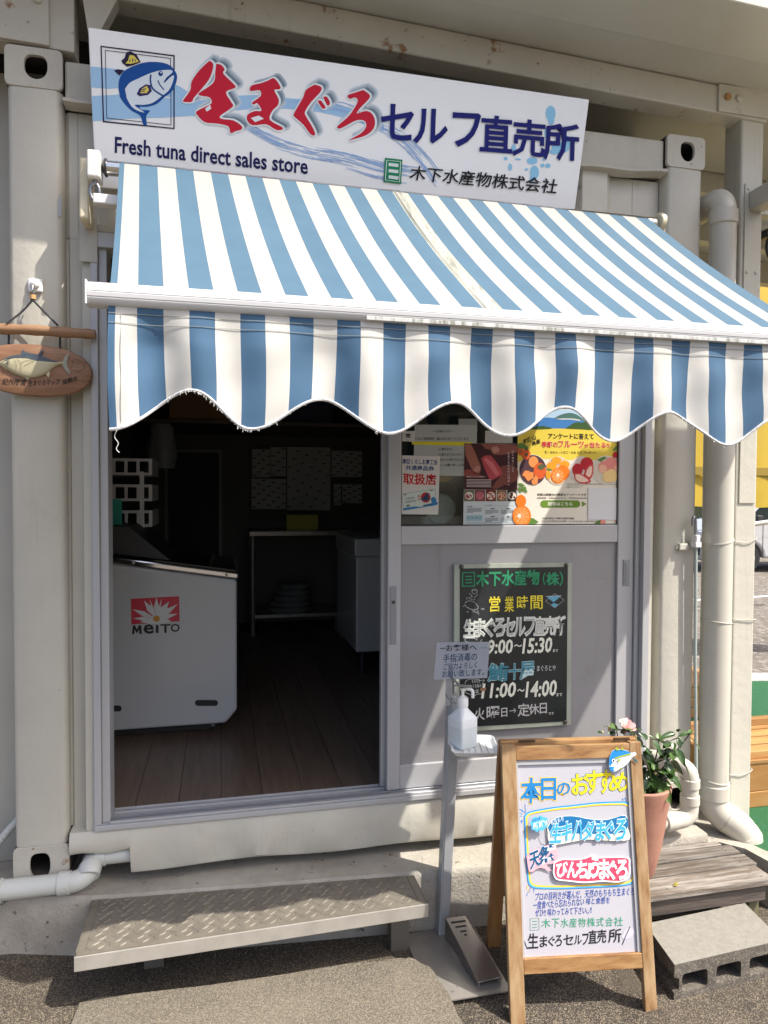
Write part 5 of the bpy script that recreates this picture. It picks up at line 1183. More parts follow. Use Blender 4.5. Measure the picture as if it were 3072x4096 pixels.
pinkb = cutout('paper_cutout', 'pink speech bubble cut-out with navy lettering at the left of the menu board', [(curve([(278, 1160), (330, 1110), (420, 1085), (500, 1040), (535, 1060), (545, 1110), (562, 1180), (520, 1225), (455, 1236), (500, 1292), (400, 1262), (330, 1300), (300, 1290), (288, 1230)], 3), (240, 168, 178), 'pink_layer')], .0055)
two(wp, za, [('天', (318, 1275), (398, 1240), (306, 1140)), ('然', (396, 1232), (540, 1186), (386, 1090))], ink(214, 232, 240), ink(26, 84, 124), .055, .03, pinkb, 'lettering_outline', 'navy_lettering', .0066, .0005)
redc = cutout('paper_cutout', 'red and white tuna name cut-out at the bottom of the menu frame', [
    (curve([(520, 1212), (600, 1180), (700, 1182), (790, 1172), (862, 1146), (920, 1166), (1010, 1162), (1180, 1166), (1196, 1240), (1190, 1340), (1100, 1392), (950, 1386), (800, 1398), (650, 1384), (540, 1366), (512, 1300)], 3), (244, 240, 240), 'white_layer'),
    (curve([(532, 1222), (600, 1194), (700, 1196), (790, 1186), (862, 1162), (920, 1180), (1010, 1176), (1168, 1180), (1182, 1240), (1176, 1332), (1095, 1378), (950, 1372), (800, 1384), (650, 1370), (550, 1354), (526, 1296)], 3), (226, 72, 100), 'red_layer')], .008)
P = Print(wp, za, .0098)
for ch, x0, x1, y0, y1 in (('び', 545, 640, 1345, 1215), ('ん', 640, 735, 1348, 1215), ('ち', 728, 818, 1352, 1208), ('ょ', 800, 872, 1358, 1230), ('う', 846, 920, 1352, 1168), ('ま', 922, 1006, 1362, 1196), ('ぐ', 990, 1076, 1364, 1204), ('ろ', 1076, 1172, 1362, 1198)): P.text(ch, (x0, y0), (x1, y0), (x0, y1), .036); P.n += 6
P.obj('white_lettering', ink(248, 244, 244), redc)
cld = cutout('paper_cutout', 'small blue cloud cut-out on a wire at the upper left of the menu frame', [(curve([(330, 830), (350, 812), (375, 818), (400, 800), (430, 816), (458, 820), (466, 848), (455, 870), (464, 900), (440, 915), (420, 938), (395, 930), (370, 948), (350, 930), (325, 925), (322, 895), (312, 870), (322, 850)], 3), (86, 178, 226), 'blue_layer')], .016)
P = Print(wp, za, .0172); P.text('もちもち', (334, 862), (404, 836), (330, 836), .006); P.obj('dark_lettering', ink(36, 66, 110), cld)
P = Print(wp, za, .0172); P.text('新鮮!!', (342, 926), (462, 890), (336, 868), .02); P.obj('white_lettering', ink(220, 240, 248), cld)
b = B(); b.tube([wp.hit(*za(440, 915), .015), wp.hit(*za(462, 985), .014), wp.hit(*za(480, 1045), .006)], .0008, 5); b.obj('wire', ALU, cld)
fis = cutout('paper_cutout', 'blue and white paper tuna cut-out at the top right corner of the menu board', [
    (curve([(1008, 345), (1010, 290), (1035, 235), (1065, 212), (1110, 215), (1160, 222), (1205, 245), (1236, 240), (1250, 262), (1215, 285), (1190, 320), (1150, 360), (1100, 390), (1060, 412), (1030, 405), (1012, 380)], 3), (226, 230, 236), 'white_layer'),
    (curve([(1010, 345), (1012, 290), (1037, 237), (1067, 215), (1110, 219), (1160, 226), (1203, 248), (1150, 262), (1100, 280), (1070, 300), (1040, 330), (1020, 375)], 3), (36, 130, 200), 'blue_layer'),
    ([(1012, 372), (1040, 368), (1060, 372), (1046, 392), (1062, 405), (1040, 410), (1020, 398)], (36, 130, 200), 'mouth_layer'),
    ([(1208, 290), (1240, 300), (1272, 338), (1240, 325)], (30, 96, 110), 'tail_layer')], .0145)
P = Print(wp, za, .0172); P.line(curve([(1056, 300), (1100, 282), (1150, 268), (1206, 254)], 4), 13); P.poly([(1060, 214), (1075, 196), (1096, 206), (1100, 222), (1080, 226)]); P.poly([(1110, 220), (1128, 192), (1140, 224)]); P.poly([(1086, 302), (1110, 300), (1112, 318), (1092, 324)]); P.poly([(1098, 384), (1112, 378), (1134, 404)]); P.obj('green_fins', ink(150, 170, 62), fis)
P = Print(wp, za, .0172); P.ell(1049, 317, 15, 17, 14); P.obj('eye_white', ink(236, 238, 240), fis)
P = Print(wp, za, .0176); P.ell(1050, 317, 8, 10, 12); P.line(curve([(1072, 318), (1084, 336), (1088, 358)], 4), 5); P.obj('eye_pupil', ink(24, 50, 84), fis)

# ================================================================== METAL STEP
sz = -.055
stp = thing('metal_step', 'checker-plate steel step in front of the open doorway', 'step', (.75, -.22, -.2))
fl_, fr__, bl_, brr = (.237, -.322), (1.270, -.293), (.237, -.045), (1.270, -.10)
b = B(); b.hexa([(.262, -.300, sz - .004), (1.243, -.272, sz - .004), (1.243, -.118, sz - .004), (.262, -.036, sz - .004), (.262, -.300, sz - .001), (1.243, -.272, sz - .001), (1.243, -.118, sz - .001), (.262, -.036, sz - .001)]); tp_ = b.obj('tread_plate', GALV, stp)
b = B()
pit = .033
for i in range(33):
    for j in range(14):
        x = .272 + i * pit * .92 + (pit * .46 if j % 2 else 0); y = -.292 + (x - .25) * .029 + j * pit * .64
        if x > 1.236 or y > -.046 - max(0, (x - .25)) * .082: continue
        a = radians(38 if (i + j) % 2 else -38)
        L_, w_ = .0145, .0036
        u_ = V((cos(a), sin(a), 0)); v_ = V((-sin(a), cos(a), 0)); c_ = V((x, y, sz - .0011))
        ring = [c_ + u_ * L_, c_ + v_ * w_ + u_ * L_ * .3, c_ + v_ * w_ - u_ * L_ * .3, c_ - u_ * L_, c_ - v_ * w_ - u_ * L_ * .3, c_ - v_ * w_ + u_ * L_ * .3]
        t_ = [c_ + u_ * L_ * .72 + V((0, 0, .0027)), c_ - u_ * L_ * .72 + V((0, 0, .0027))]
        vv = [b.bm.verts.new(p) for p in ring + t_]
        for f in ((0, 1, 6), (1, 2, 7, 6), (2, 3, 7), (3, 4, 7), (4, 5, 6, 7), (5, 0, 6)): b.bm.faces.new([vv[k] for k in f])
b.obj('tread_pattern', GALV, tp_, kind='stuff')
b = B(); b.hexa([(.237, -.322, sz - .042), (1.270, -.293, sz - .042), (1.270, -.288, sz - .042), (.237, -.317, sz - .042), (.237, -.322, sz), (1.270, -.293, sz), (1.270, -.288, sz), (.237, -.317, sz)], .0016, 2)
b.obj('front_edge', mat('edge_steel_lit', (.44, .415, .37), .28, .3, c2=(.36, .335, .295), scale=12), stp)  # paler steel: the highlight along the front edge is put into the colour
b = B(); b.hexa([(.237, -.3165, sz - .004), (1.270, -.2875, sz - .004), (1.270, -.2725, sz - .004), (.237, -.3005, sz - .004), (.237, -.3165, sz), (1.270, -.2875, sz), (1.270, -.2725, sz), (.237, -.3005, sz)]); b.obj('edge_strip', GALV, stp)
b = B(); b.box(.237, .2415, -.3165, -.038, sz - .042, sz, .001); b.box(.242, .2615, -.2995, -.038, sz - .004, sz - .0002); b.obj('end_edge', GALV, stp)
b = B(); b.box(1.2655, 1.270, -.2875, -.122, sz - .042, sz, .001); b.box(1.2445, 1.265, -.272, -.122, sz - .004, sz - .0002); b.obj('end_edge', GALV, stp)
for x in (.40, 1.17):
    yl = -.12 if x < 1 else -.21
    b = B(); b.box(x, x + .06, yl, yl + .005, ground_z(x), sz - .005, .001); b.box(x, x + .005, yl + .006, yl + .05, ground_z(x), sz - .005, .001); b.obj('leg', mat('step_leg_steel', (.16, .145, .12), .55, .3), stp)

# ================================================================== PLANK STEP, BLOCKS, POT
ps = thing('plank_step', 'weathered grey plank step with a dark apron, beside the drainpipe', 'step', (2.2, -.25, ground_z(2.2)))
pz = -.075
for i, (y0, y1, x1, sh) in enumerate(((-.378, -.288, 2.475, 0), (-.278, -.211, 2.494, 0), (-.202, -.145, 2.490, 0), (-.136, -.110, 2.462, 0))):
    b = B(); b.box(1.70, x1, y0, y1, pz - .022, pz + (.0 if i % 2 else .0012), .003); pk = b.obj('plank', GREYW, ps)
    for x in (2.44,):
        for y in (y0 + .02, y1 - .02):
            if y1 - y0 > .055: b = B(); b.lathe([(.0035, 0), (.003, .0006), (0, .0007)], (x, y, pz + .0008), 8); b.obj('screw_head', DARKM, pk)
b = B(); b.box(1.72, 2.452, -.366, -.346, pz - .078, pz - .0225, .002); b.obj('apron', GREYD, ps)
b = B(); b.box(2.405, 2.445, -.345, -.295, ground_z(2), pz - .0225, .002); b.obj('leg', mat('mossy_leg', (.16, .13, .085), .85, c2=(.12, .13, .05), scale=14, stretch=(6, 6, 1)), ps)
b = B(); b.box(1.73, 1.77, -.345, -.295, ground_z(2), pz - .0225, .002); b.obj('leg', GREYD, ps)
gzb = ground_z(2)
def cblock(name, label, x0, x1, y0, y1, z0, z1_, n, mt, grp, topm=None, skew=(0, 0)):
    t = thing(name, label, 'concrete block', ((x0 + x1) / 2, (y0 + y1) / 2, z0), grp)
    L_ = x1 - x0; e = .028; hw = (L_ - 2 * e - (n - 1) * .032) / n; hz = (z1_ - z0) * .5; cz = z0 + (z1_ - z0) * .42
    holes = []
    for k in range(n):
        a = x0 + e + k * (hw + .032); r = .010
        cs = [(a + r, cz - hz / 2 + r, pi), (a + hw - r, cz - hz / 2 + r, 1.5 * pi), (a + hw - r, cz + hz / 2 - r, 0), (a + r, cz + hz / 2 - r, .5 * pi)]
        holes.append([(c + r * cos(s + q * pi / 4), y0, d + r * sin(s + q * pi / 4)) for c, d, s in cs for q in range(3)][::-1])
    gh = hz * .42
    out = [(x0, y0, z0), (x1, y0, z0), (x1, y0, cz - gh), (x1 - .018, y0, cz - gh * .7), (x1 - .018, y0, cz + gh * .7), (x1, y0, cz + gh), (x1, y0, z1_ - .0035), (x0, y0, z1_ - .0035), (x0, y0, cz + gh), (x0 + .018, y0, cz + gh * .7), (x0 + .018, y0, cz - gh * .7), (x0, y0, cz - gh)]
    b = B(); b.prism(out, (0, y1 - y0, 0), holes)
    for v_ in b.bm.verts: v_.co.x, v_.co.y = v_.co.x + skew[0] * (v_.co.y - y0), v_.co.y + skew[1] * (v_.co.x - x0)
    o = b.obj('block_body', mt, t)
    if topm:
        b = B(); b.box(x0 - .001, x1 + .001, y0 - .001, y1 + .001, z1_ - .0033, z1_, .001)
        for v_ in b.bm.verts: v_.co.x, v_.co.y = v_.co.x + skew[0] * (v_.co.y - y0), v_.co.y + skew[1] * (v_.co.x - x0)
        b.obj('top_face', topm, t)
    return t
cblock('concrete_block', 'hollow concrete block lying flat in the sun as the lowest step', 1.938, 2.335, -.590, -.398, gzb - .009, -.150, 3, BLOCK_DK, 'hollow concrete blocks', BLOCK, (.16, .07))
cblock('concrete_block', 'dark hollow concrete block in the shade under the plank step', 1.86, 2.255, -.335, -.15, gzb, -.155, 3, BLOCK_DK, 'hollow concrete blocks')
# fallen leaf and petal
lf = B(); c_ = V((2.115, -.345, pz + .004))
lf.face([c_ + V((-.012, -.004, 0)), c_ + V((0, -.010, .004)), c_ + V((.013, -.002, .006)), c_ + V((.004, .008, .002))]); lf.face([c_ + V((-.006, 0, .003)), c_ + V((.004, -.004, .012)), c_ + V((.010, .004, .010)), c_ + V((0, .006, .006))])
lf.obj('fallen_flower', mat('dry_flower', (.36, .30, .06), .6), label='tiny dried yellow-green flower lying on the front plank', cat='dried flower')
lf = B(); lf.prism([(2.088 + .012 * cos(a), -.352 + .006 * sin(a), pz + .002) for a in [2 * pi * k / 10 for k in range(10)]], (0, 0, .001)); lf.obj('fallen_leaf', mat('dry_leaf', (.26, .25, .21), .6), label='small dry grey leaf lying on the front plank', cat='leaf')

pot = thing('flower_pot', 'tall tapered terracotta pot standing on the plank step behind the menu board', 'pot', (2.034, -.245, pz))
pc_ = (2.034, -.245, pz + .0015)
b = B(); b.lathe([(.050, 0), (.058, .012), (.078, .10), (.094, .20), (.104, .285), (.109, .305), (.1095, .316), (.105, .321), (.098, .319), (.095, .305), (.092, .27)], pc_, 40); b.obj('pot_body', TERRA, pot)
b = B(); b.lathe([(.0935, .280), (.06, .286), (.03, .283), (0, .285)], pc_, 28); b.obj('soil', SOIL, pot)

pl = thing('hibiscus_plant', 'hibiscus plant with dark glossy leaves and one pink flower in the terracotta pot', 'plant', (2.04, -.245, .15))
base = V((2.034, -.245, .205))
rg = random.Random(21)
def leafmesh(nm, L_, w_, mt, droop):
    b = B(); rows_ = []
    for i in range(9):
        t = i / 8; ww = w_ * (sin(pi * t ** .75) ** .85) if 0 < t < 1 else .0006
        z_ = -droop * t * t * L_; rows_.append([V((L_ * t, -ww, z_ + abs(ww) * .30)), V((L_ * t, -ww * .5, z_ + abs(ww) * .12)), V((L_ * t, 0, z_)), V((L_ * t, ww * .5, z_ + abs(ww) * .12)), V((L_ * t, ww, z_ + abs(ww) * .30))])
    b.grid(rows_); bmesh.ops.recalc_face_normals(b.bm, faces=b.bm.faces); me = bpy.data.meshes.new(nm); b.bm.to_mesh(me); b.bm.free(); me.materials.append(mt); return me
LM = [leafmesh('leaf', 1.0, .27, LEAF, .25), leafmesh('leaf', 1.0, .32, LEAF, .5), leafmesh('leaf', 1.0, .25, LEAF, .8)]
LY = leafmesh('leaf', 1.0, .27, LEAFY, .1)
def putleaf(p, az, el, L_, k=None, young=False, roll=0.0):
    o = bpy.data.objects.new('leaf', LY if young else LM[rg.randrange(3) if k is None else k]); COL.objects.link(o); o.parent = pl
    o.matrix_basis = Matrix.Translation(V(p) - ROOT[pl.name]) @ Matrix.Rotation(az, 4, 'Z') @ Matrix.Rotation(-el, 4, 'Y') @ Matrix.Rotation(roll, 4, 'X') @ Matrix.Diagonal((L_, L_, L_, 1))
    return o
def twig(pts, r0=.0035, r1=.0018):
    c = curve(pts, 5); b = B(); n_ = len(c); b.tube(c, [r0 + (r1 - r0) * i / (n_ - 1) for i in range(n_)], 7); b.obj('stem', STEM, pl); return c
tips = [V((2.005, -.262, .425)), V((2.105, -.255, .385)), V((2.215, -.270, .405)), V((1.955, -.235, .425)), V((2.11, -.315, .285)), V((2.06, -.30, .30))]
tw = [twig([base + V((-.005, 0, 0)), (2.02, -.25, .28), (2.01, -.258, .36), tips[0]]),
      twig([base + V((.01, 0, 0)), (2.07, -.25, .25), (2.098, -.252, .33), tips[1]]),
      twig([(2.07, -.25, .25), (2.11, -.262, .285), (2.16, -.268, .345), tips[2]]),
      twig([base + V((-.012, .01, 0)), (2.0, -.24, .26), (1.97, -.236, .36), tips[3]]),
      twig([base + V((.01, -.015, 0)), (2.085, -.285, .255), tips[4]]),
      twig([base, (2.05, -.28, .255), tips[5]])]
for ti, c in enumerate(tw):
    n_ = len(c)
    for k in range(2, n_ - 1, 1):
        if ti in (0, 3) and k < 7 or rg.random() < .35: continue
        az = k * 2.4 + ti * 1.3; L_ = rg.uniform(.05, .085) * (1.1 if k < n_ * .7 else .8)
        b_ = V(c[k]); d = V((cos(az), sin(az), .15)) * .014
        putleaf(b_ + d, az, rg.uniform(-.75, .25), L_ * rg.uniform(.7, 1.15), young=rg.random() < .12, roll=rg.uniform(-.9, .9))
    for k in range(5):
        az = k * 1.26 + ti; putleaf(c[-1], az, rg.uniform(.15, .75), rg.uniform(.026, .045), young=(k % 2 == 0), roll=rg.uniform(-.4, .4))
# the large leaves that show in front of the wall (survey readings on the plane of the plant)
pp_ = Plane((2.1, -.285, .3), (-.25, -1, .12))
zh = Z(2300, 2800, 2.9625)
BIG = [((915, 480), (1045, 610), .40), ((1045, 700), (1120, 560), .42), ((1060, 735), (1205, 930), .36), ((1195, 575), (1325, 780), .36), ((985, 875), (1120, 935), .44), ((800, 610), (975, 760), .46), ((795, 720), (980, 820), .40), ((820, 1060), (945, 1270), .46), ((900, 1000), (935, 1140), .40), ((860, 940), (825, 1055), .60), ((1215, 460), (1260, 570), .45), ((1190, 395), (1012, 435), .26), ((1225, 440), (1322, 498), .32), ((1170, 500), (1172, 585), .42), ((1140, 500), (1055, 545), .40), ((835, 600), (935, 630), .62), ((860, 470), (775, 385), .45), ((880, 420), (958, 450), .35), ((1215, 380), (1240, 325), .50), ((800, 560), (700, 400), .35), ((330, 400), (280, 370), .5), ((400, 405), (495, 370), .4), ((360, 320), (352, 280), .45), ((800, 540), (850, 575), .5), ((940, 880), (1000, 800), .3), ((790, 830), (860, 800), .5)]
for (a, t_, wr) in BIG:
    p0 = pp_.hit(*zh(*a), rg.uniform(-.012, .018)); p1 = pp_.hit(*zh(*t_), rg.uniform(.0, .035))
    L_ = (p1 - p0).length; x_ = (p1 - p0).normalized(); nrm = (V((-.15, -.55, .8)) + V((rg.uniform(-.35, .35), rg.uniform(-.2, .2), 0))).normalized()
    y_ = nrm.cross(x_).normalized(); z_ = x_.cross(y_)
    o = bpy.data.objects.new('leaf', LM[0]); COL.objects.link(o); o.parent = pl
    M_ = Matrix((( x_.x, y_.x, z_.x, 0), (x_.y, y_.y, z_.y, 0), (x_.z, y_.z, z_.z, 0), (0, 0, 0, 1)))
    o.matrix_basis = Matrix.Translation(p0 - ROOT[pl.name]) @ M_ @ Matrix.Diagonal((L_, L_ * wr / .48 * 1.1, L_, 1))
# flower: funnel of five petals
fz = pp_.hit(*zh(575, 385), -.02); fd = V((.12, -.45, .80)).normalized(); q_ = V((0, 0, 1)).rotation_difference(fd)
b = B(); b.lathe([(.003, -.004), (.006, .004), (.0045, .01)], fz, 10, fd); b.obj('calyx', LEAFY, pl)
for k in range(5):
    a0 = 2 * pi * k / 5; rows_ = []
    for i in range(7):
        t = i / 6; r_ = .0035 + .0235 * t ** 1.7; h_ = .046 * t - .006 * t * t; row = []
        for j in range(7):
            s_ = (j / 6 - .5); a = a0 + s_ * 1.45; rr2 = r_ * (1 + (.10 * cos(s_ * 7) if t > .8 else 0)) + .001 * k
            row.append(fz + q_ @ V((rr2 * cos(a), rr2 * sin(a), h_ + (.003 * sin(s_ * 16 + k) * t ** 3))))
        rows_.append(row)
    b = B(); b.grid(rows_); b.obj('petal', PETAL, pl)
for (x, y), (x2, y2), r_ in (((408, 372), (402, 298), .0052), ((330, 395), (322, 365), .004), ((545, 395), (555, 362), .004), ((722, 440), (710, 408), .0045), ((945, 880), (975, 855), .0058)):
    p0, p1 = pp_.hit(*zh(x, y), .03 if x > 700 else -.02), pp_.hit(*zh(x2, y2), .03 if x > 700 else -.02)
    b = B(); b.tube([p0 + (p1 - p0) * t for t in (0, .3, .7, 1)], [r_ * .7, r_, r_ * .8, r_ * .2], 8); b.obj('bud', BUD, pl)

# ================================================================== PIPES
dp = thing('drainpipe', 'thick cream drainpipe between the container corner and the square post', 'drainpipe', (2.46, -.08, -.1))
px_, py_ = 2.505, -.025
def bend(a, bb, c, n=8):
    a, bb, c = V(a), V(bb), V(c); return [(a * (1 - t) ** 2 + bb * 2 * t * (1 - t) + c * t * t) for t in [k / n for k in range(n + 1)]]
b = B(); b.tube([(px_ + .002, py_, .10), (px_ + .002, py_, 1.2), (px_, py_, 1.80), (px_, py_, 1.803), (px_, py_, 2.262)], [.056, .056, .056, .048, .048], 28); b.obj('riser', PVC, dp)
b = B(); b.tube(bend((px_, py_, 2.30), (px_, py_, 2.352), (px_ - .004, .01, 2.362)) + [V((px_ - .004, .32, 2.362))], .0475, 24); b.obj('top_elbow', PVC, dp)
b = B(); b.tube([(px_, py_, 2.258), (px_, py_, 2.262), (px_, py_, 2.312), (px_, py_, 2.316)], [.0485, .053, .053, .048], 28); b.obj('collar', PVC, dp)
x0 = px_ + .002
b = B(); b.tube([(x0, py_, .052), (x0, py_, .056), (x0, py_, .108), (x0, py_, .111)], [.057, .061, .061, .0565], 28); b.obj('collar', PVC, dp)
b = B(); b.tube([V((x0, py_, .10))] + bend((x0, py_, .055), (x0 + .002, py_ - .004, .005), (x0 + .042, py_ - .030, -.022)), .0560, 24); b.obj('lower_elbow', PVC, dp)
b = B(); b.tube(bend((x0 + .036, py_ - .026, -.018), (x0 + .085, py_ - .058, -.045), (x0 + .096, py_ - .062, -.088), 8), [.058] * 9, 24); b.obj('foot_elbow', PVC, dp)
b = B(); b.tube([(x0 + .094, py_ - .061, -.072), (x0 + .096, py_ - .062, -.075), (x0 + .100, py_ - .064, -.112), (x0 + .100, py_ - .064, -.114)], [.058, .0625, .0625, .058], 24); b.obj('foot_collar', PVC, dp)
for z_ in (1.05, 1.056, .745, .122, .128):
    b = B(); tl_ = .012 * (1 if z_ > 1 else -.6); b.tube([(px_ + .002 + .0572 * cos(a), py_ + .0572 * sin(a), z_ + tl_ * cos(a) + (.004 if z_ in (1.056, .128) else 0) * sin(a)) for a in [2 * pi * k / 28 for k in range(29)]], .0017, 5); b.obj('tie_wire', CREAM, dp)

wl = thing('waste_pipe_loop', 'small cream waste pipe looping out of the right corner of the container', 'pipe', (2.34, -.1, .05))
r_ = .0305; vx, vy = 2.345, -.105
b = B(); b.tube([V((vx - .075, .03, .212)), V((vx - .06, -.02, .214))] + bend((vx - .05, -.045, .215), (vx - .002, vy, .225), (vx, vy, .175)), r_, 20); b.obj('upper_elbow', PVC, wl)
b = B(); b.tube([(vx, vy, .178), (vx, vy, .085)], r_, 20); b.obj('riser', PVC, wl)
for z0 in (.140, .078):
    b = B(); b.tube([(vx, vy, z0), (vx, vy, z0 + .002), (vx, vy, z0 + .032), (vx, vy, z0 + .034)], [r_ + .001, r_ + .0042, r_ + .0042, r_ + .001], 22); b.obj('collar', PVC, wl)
b = B(); b.tube([V((vx, vy, .09))] + bend((vx, vy, .068), (vx, vy - .003, .022), (vx - .055, vy - .008, .024)) + [V((vx - .075, vy - .01, .025))], r_ + .001, 20); b.obj('lower_elbow', PVC, wl)
b = B(); b.tube([(vx - .07, vy - .009, .025), (vx - .072, vy - .009, .025), (vx - .118, vy - .014, .026), (vx - .12, vy - .014, .026)], [r_, r_ + .004, r_ + .004, r_ - .002], 20); b.obj('collar', PVC, wl)
b = B(); b.tube([(vx - .118, vy - .014, .026), (vx - .26, vy - .02, .027)], .0275, 18); b.obj('branch', PVC, wl)

fp = thing('floor_drain_pipe', 'pale grey drain pipe lying along the plinth under the left corner', 'pipe', (.1, -.05, .0))
r_ = .0305; yy, zz = -.040, .009
b = B(); b.tube([(-.9, yy, zz), (.150, yy, zz)], r_, 20); b.obj('straight_run', PVCG, fp)
b = B(); b.tube([V((.15, yy, zz))] + bend((.172, yy, zz), (.222, yy, zz + .002), (.228, yy + .045, zz + .026)) + [V((.228, .05, zz + .028))], r_ + .001, 20); b.obj('elbow', PVCG, fp)
b = B(); b.tube([(.138, yy, zz), (.140, yy, zz), (.174, yy, zz), (.176, yy, zz)], [r_, r_ + .0045, r_ + .0045, r_], 22); b.obj('collar', PVCG, fp)
b = B(); b.tube([(-.05, yy, zz), (-.048, yy, zz), (-.021, yy, zz), (-.019, yy, zz)], [r_, r_ + .0045, r_ + .0045, r_], 22); b.obj('collar', PVCG, fp)
b = B(); b.tube([(.2265, -.036, zz + .016), (.2265, -.034, zz + .018), (.228, -.012, zz + .026), (.228, -.010, zz + .027)], [r_, r_ + .0045, r_ + .0045, r_], 22); b.obj('collar', PVCG, fp)
b = B(); b.tube([(.235, .03, .048), (.9, .03, .048)], .027, 18); b.tube([(.236, .03, .048), (.238, .03, .048), (.268, .03, .048), (.27, .03, .048)], [.028, .0315, .0315, .028], 20); b.obj('rear_run', PVCG, fp)

hs = B(); c_ = curve([(-.17, .14, -.02), (-.11, .13, .03), (-.07, .12, .09), (-.03, .14, .135), (.0, .19, .15)], 16)
hs.tube(c_, [.012 + .0018 * (k % 3 == 0) for k in range(len(c_))], 10); hs.obj('corrugated_hose', PVCG, label='pale corrugated hose rising behind the left bottom corner', cat='hose')

cr = thing('crank_rod', 'grey awning crank rod clipped to the right corner post, hook end up', 'crank rod', (2.40, -.045, -.02))
b = B(); b.tube([(2.408, -.030, 1.03), (2.412, -.032, .6), (2.428, -.036, -.02)], .0065, 12); b.obj('rod', mat('rod_green_grey', (.36, .41, .38), .45), cr)
b = B(); b.tube(curve([(2.406, -.030, 1.03), (2.406, -.030, 1.10), (2.404, -.030, 1.135), (2.397, -.032, 1.150), (2.390, -.034, 1.140), (2.390, -.034, 1.115)], 5), .0055, 10); b.obj('hook', mat('zinc', (.32, .32, .33), .35, .9), cr)
b = B(); b.box(2.394, 2.420, -.048, -.014, 1.032, 1.054, .003); b.box(2.398, 2.416, -.046, -.016, 1.0545, 1.080, .003); b.obj('clip', WHITEP, cr)
b = B(); b.box(2.345, 2.384, -.020, -.006, 1.020, 1.046, .004); b.box(2.3845, 2.434, -.0135, -.009, 1.026, 1.040, .0015); b.obj('clip_arm', CREAM, cr)
# ================================================================== RIGHT BACKGROUND
bn = thing('wooden_bench', 'low honey-coloured pine pallet bench standing on the green turf', 'bench', (3.3, .3, -.086), 'pine benches on the turf')
bx0, by0, bx1, by1 = 2.72, .132, 3.9, .545
for z0, z1_ in ((-.085, -.024), (-.019, .035), (.040, .096)):
    b = B(); b.box(bx0 + .05, bx1, by0 + .012, by0 + .030, z0, z1_, .002); b.obj('front_slat', CRATEW, bn)
b = B(); b.box(bx0, bx0 + .22, by0 - .008, by0 + .011, -.018, .098, .002); b.obj('corner_board', CRATEW, bn)
b = B(); b.box(bx0 - .01, bx1, by0 - .012, by0 + .010, -.085, -.020, .002); b.obj('base_board', CRATEW, bn)
b = B(); b.box(bx0, bx0 + .02, by0 + .035, by1, -.083, .096, .002); b.obj('side_board', CRATEW, bn)
n_ = 5
for k in range(n_):
    y0 = by0 - .012 + k * (by1 - by0 + .02) / n_; b = B(); b.box(bx0 - .01, bx1, y0, y0 + (by1 - by0) / n_ - .012, .099, .115, .002); b.obj('top_slat', CRATEW, bn)
for y0 in (.135, .50):
    b = B(); b.box(bx0 + .0, bx1, y0, y0 + .042, .1155, .147, .002); b.obj('top_batten', CRATEW, bn)
bn2 = thing('wooden_bench', 'second pine bench farther back, seen between drainpipe and container', 'bench', (3.0, 1.4, -.086), 'pine benches on the turf')
for k in range(5):
    b = B(); b.box(2.53, 3.6, 1.20 + k * .11, 1.30 + k * .11, .10, .122, .002); b.obj('top_slat', CRATEW, bn2)
for z0 in (-.083, -.020, .040):
    b = B(); b.box(2.54, 3.59, 1.205, 1.222, z0, z0 + .054, .002); b.obj('front_slat', CRATEW, bn2)

# yellow rain sheet hanging from a rail behind the post
ys = thing('yellow_curtain', 'bright yellow sheet hanging below the roof behind the square post', 'curtain', (4.6, 2.6, 1.14))
rows_ = []
for j in range(12):
    t = j / 11; rows_.append([(3.6 + k * .085, 2.6 + .022 * sin(k * .7 + t) + .02 * t, 1.13 + (3.42 - 1.13) * t + .012 * sin(k * .33)) for k in range(40)])
b = B(); b.grid(rows_); b.obj('sheet', YEL, ys)
b = B(); b.box(3.6, 6.9, 2.575, 2.585, 1.385, 1.452, .001); b.obj('seam_band', mat('yellow_seam', (.27, .185, .018), .6), ys)
b = B(); b.tube([(3.6, 2.65, 3.43), (6.9, 2.65, 3.43)], .025, 10); b.obj('rail', WHITEP, ys)
gb2 = thing('awning_gear_box', 'white crank gear box with a metal ring beyond the square post', 'gear box', (3.32, .6, 2.5))
b = B(); b.box(3.26, 3.42, .60, .70, 2.55, 2.67, .008); b.obj('housing', WHITEP, gb2)
b = B(); b.box(3.27, 3.41, .62, .68, 2.51, 2.549, .006); b.obj('lower_housing', DARKM, gb2)
b = B(); b.tube([(3.285 + .022 * cos(a), .61, 2.455 + .05 * sin(a)) for a in [2 * pi * k / 20 + pi / 2 for k in range(21)]], .009, 8); b.obj('crank_eye', DARKM, gb2)

def qpt(o, f, l, x, y, z_): return o + f * x + l * y + V((0, 0, z_))
co = V((10.19, 8.87, -.246)); cf = V((-.985, .17, 0)).normalized(); clv = V((cf.y, -cf.x, 0)); clv = -clv if clv.dot(CAM_POS - co) < 0 else clv
car = thing('parked_car', 'white compact van parked on the gravel beyond the posts', 'car', co)
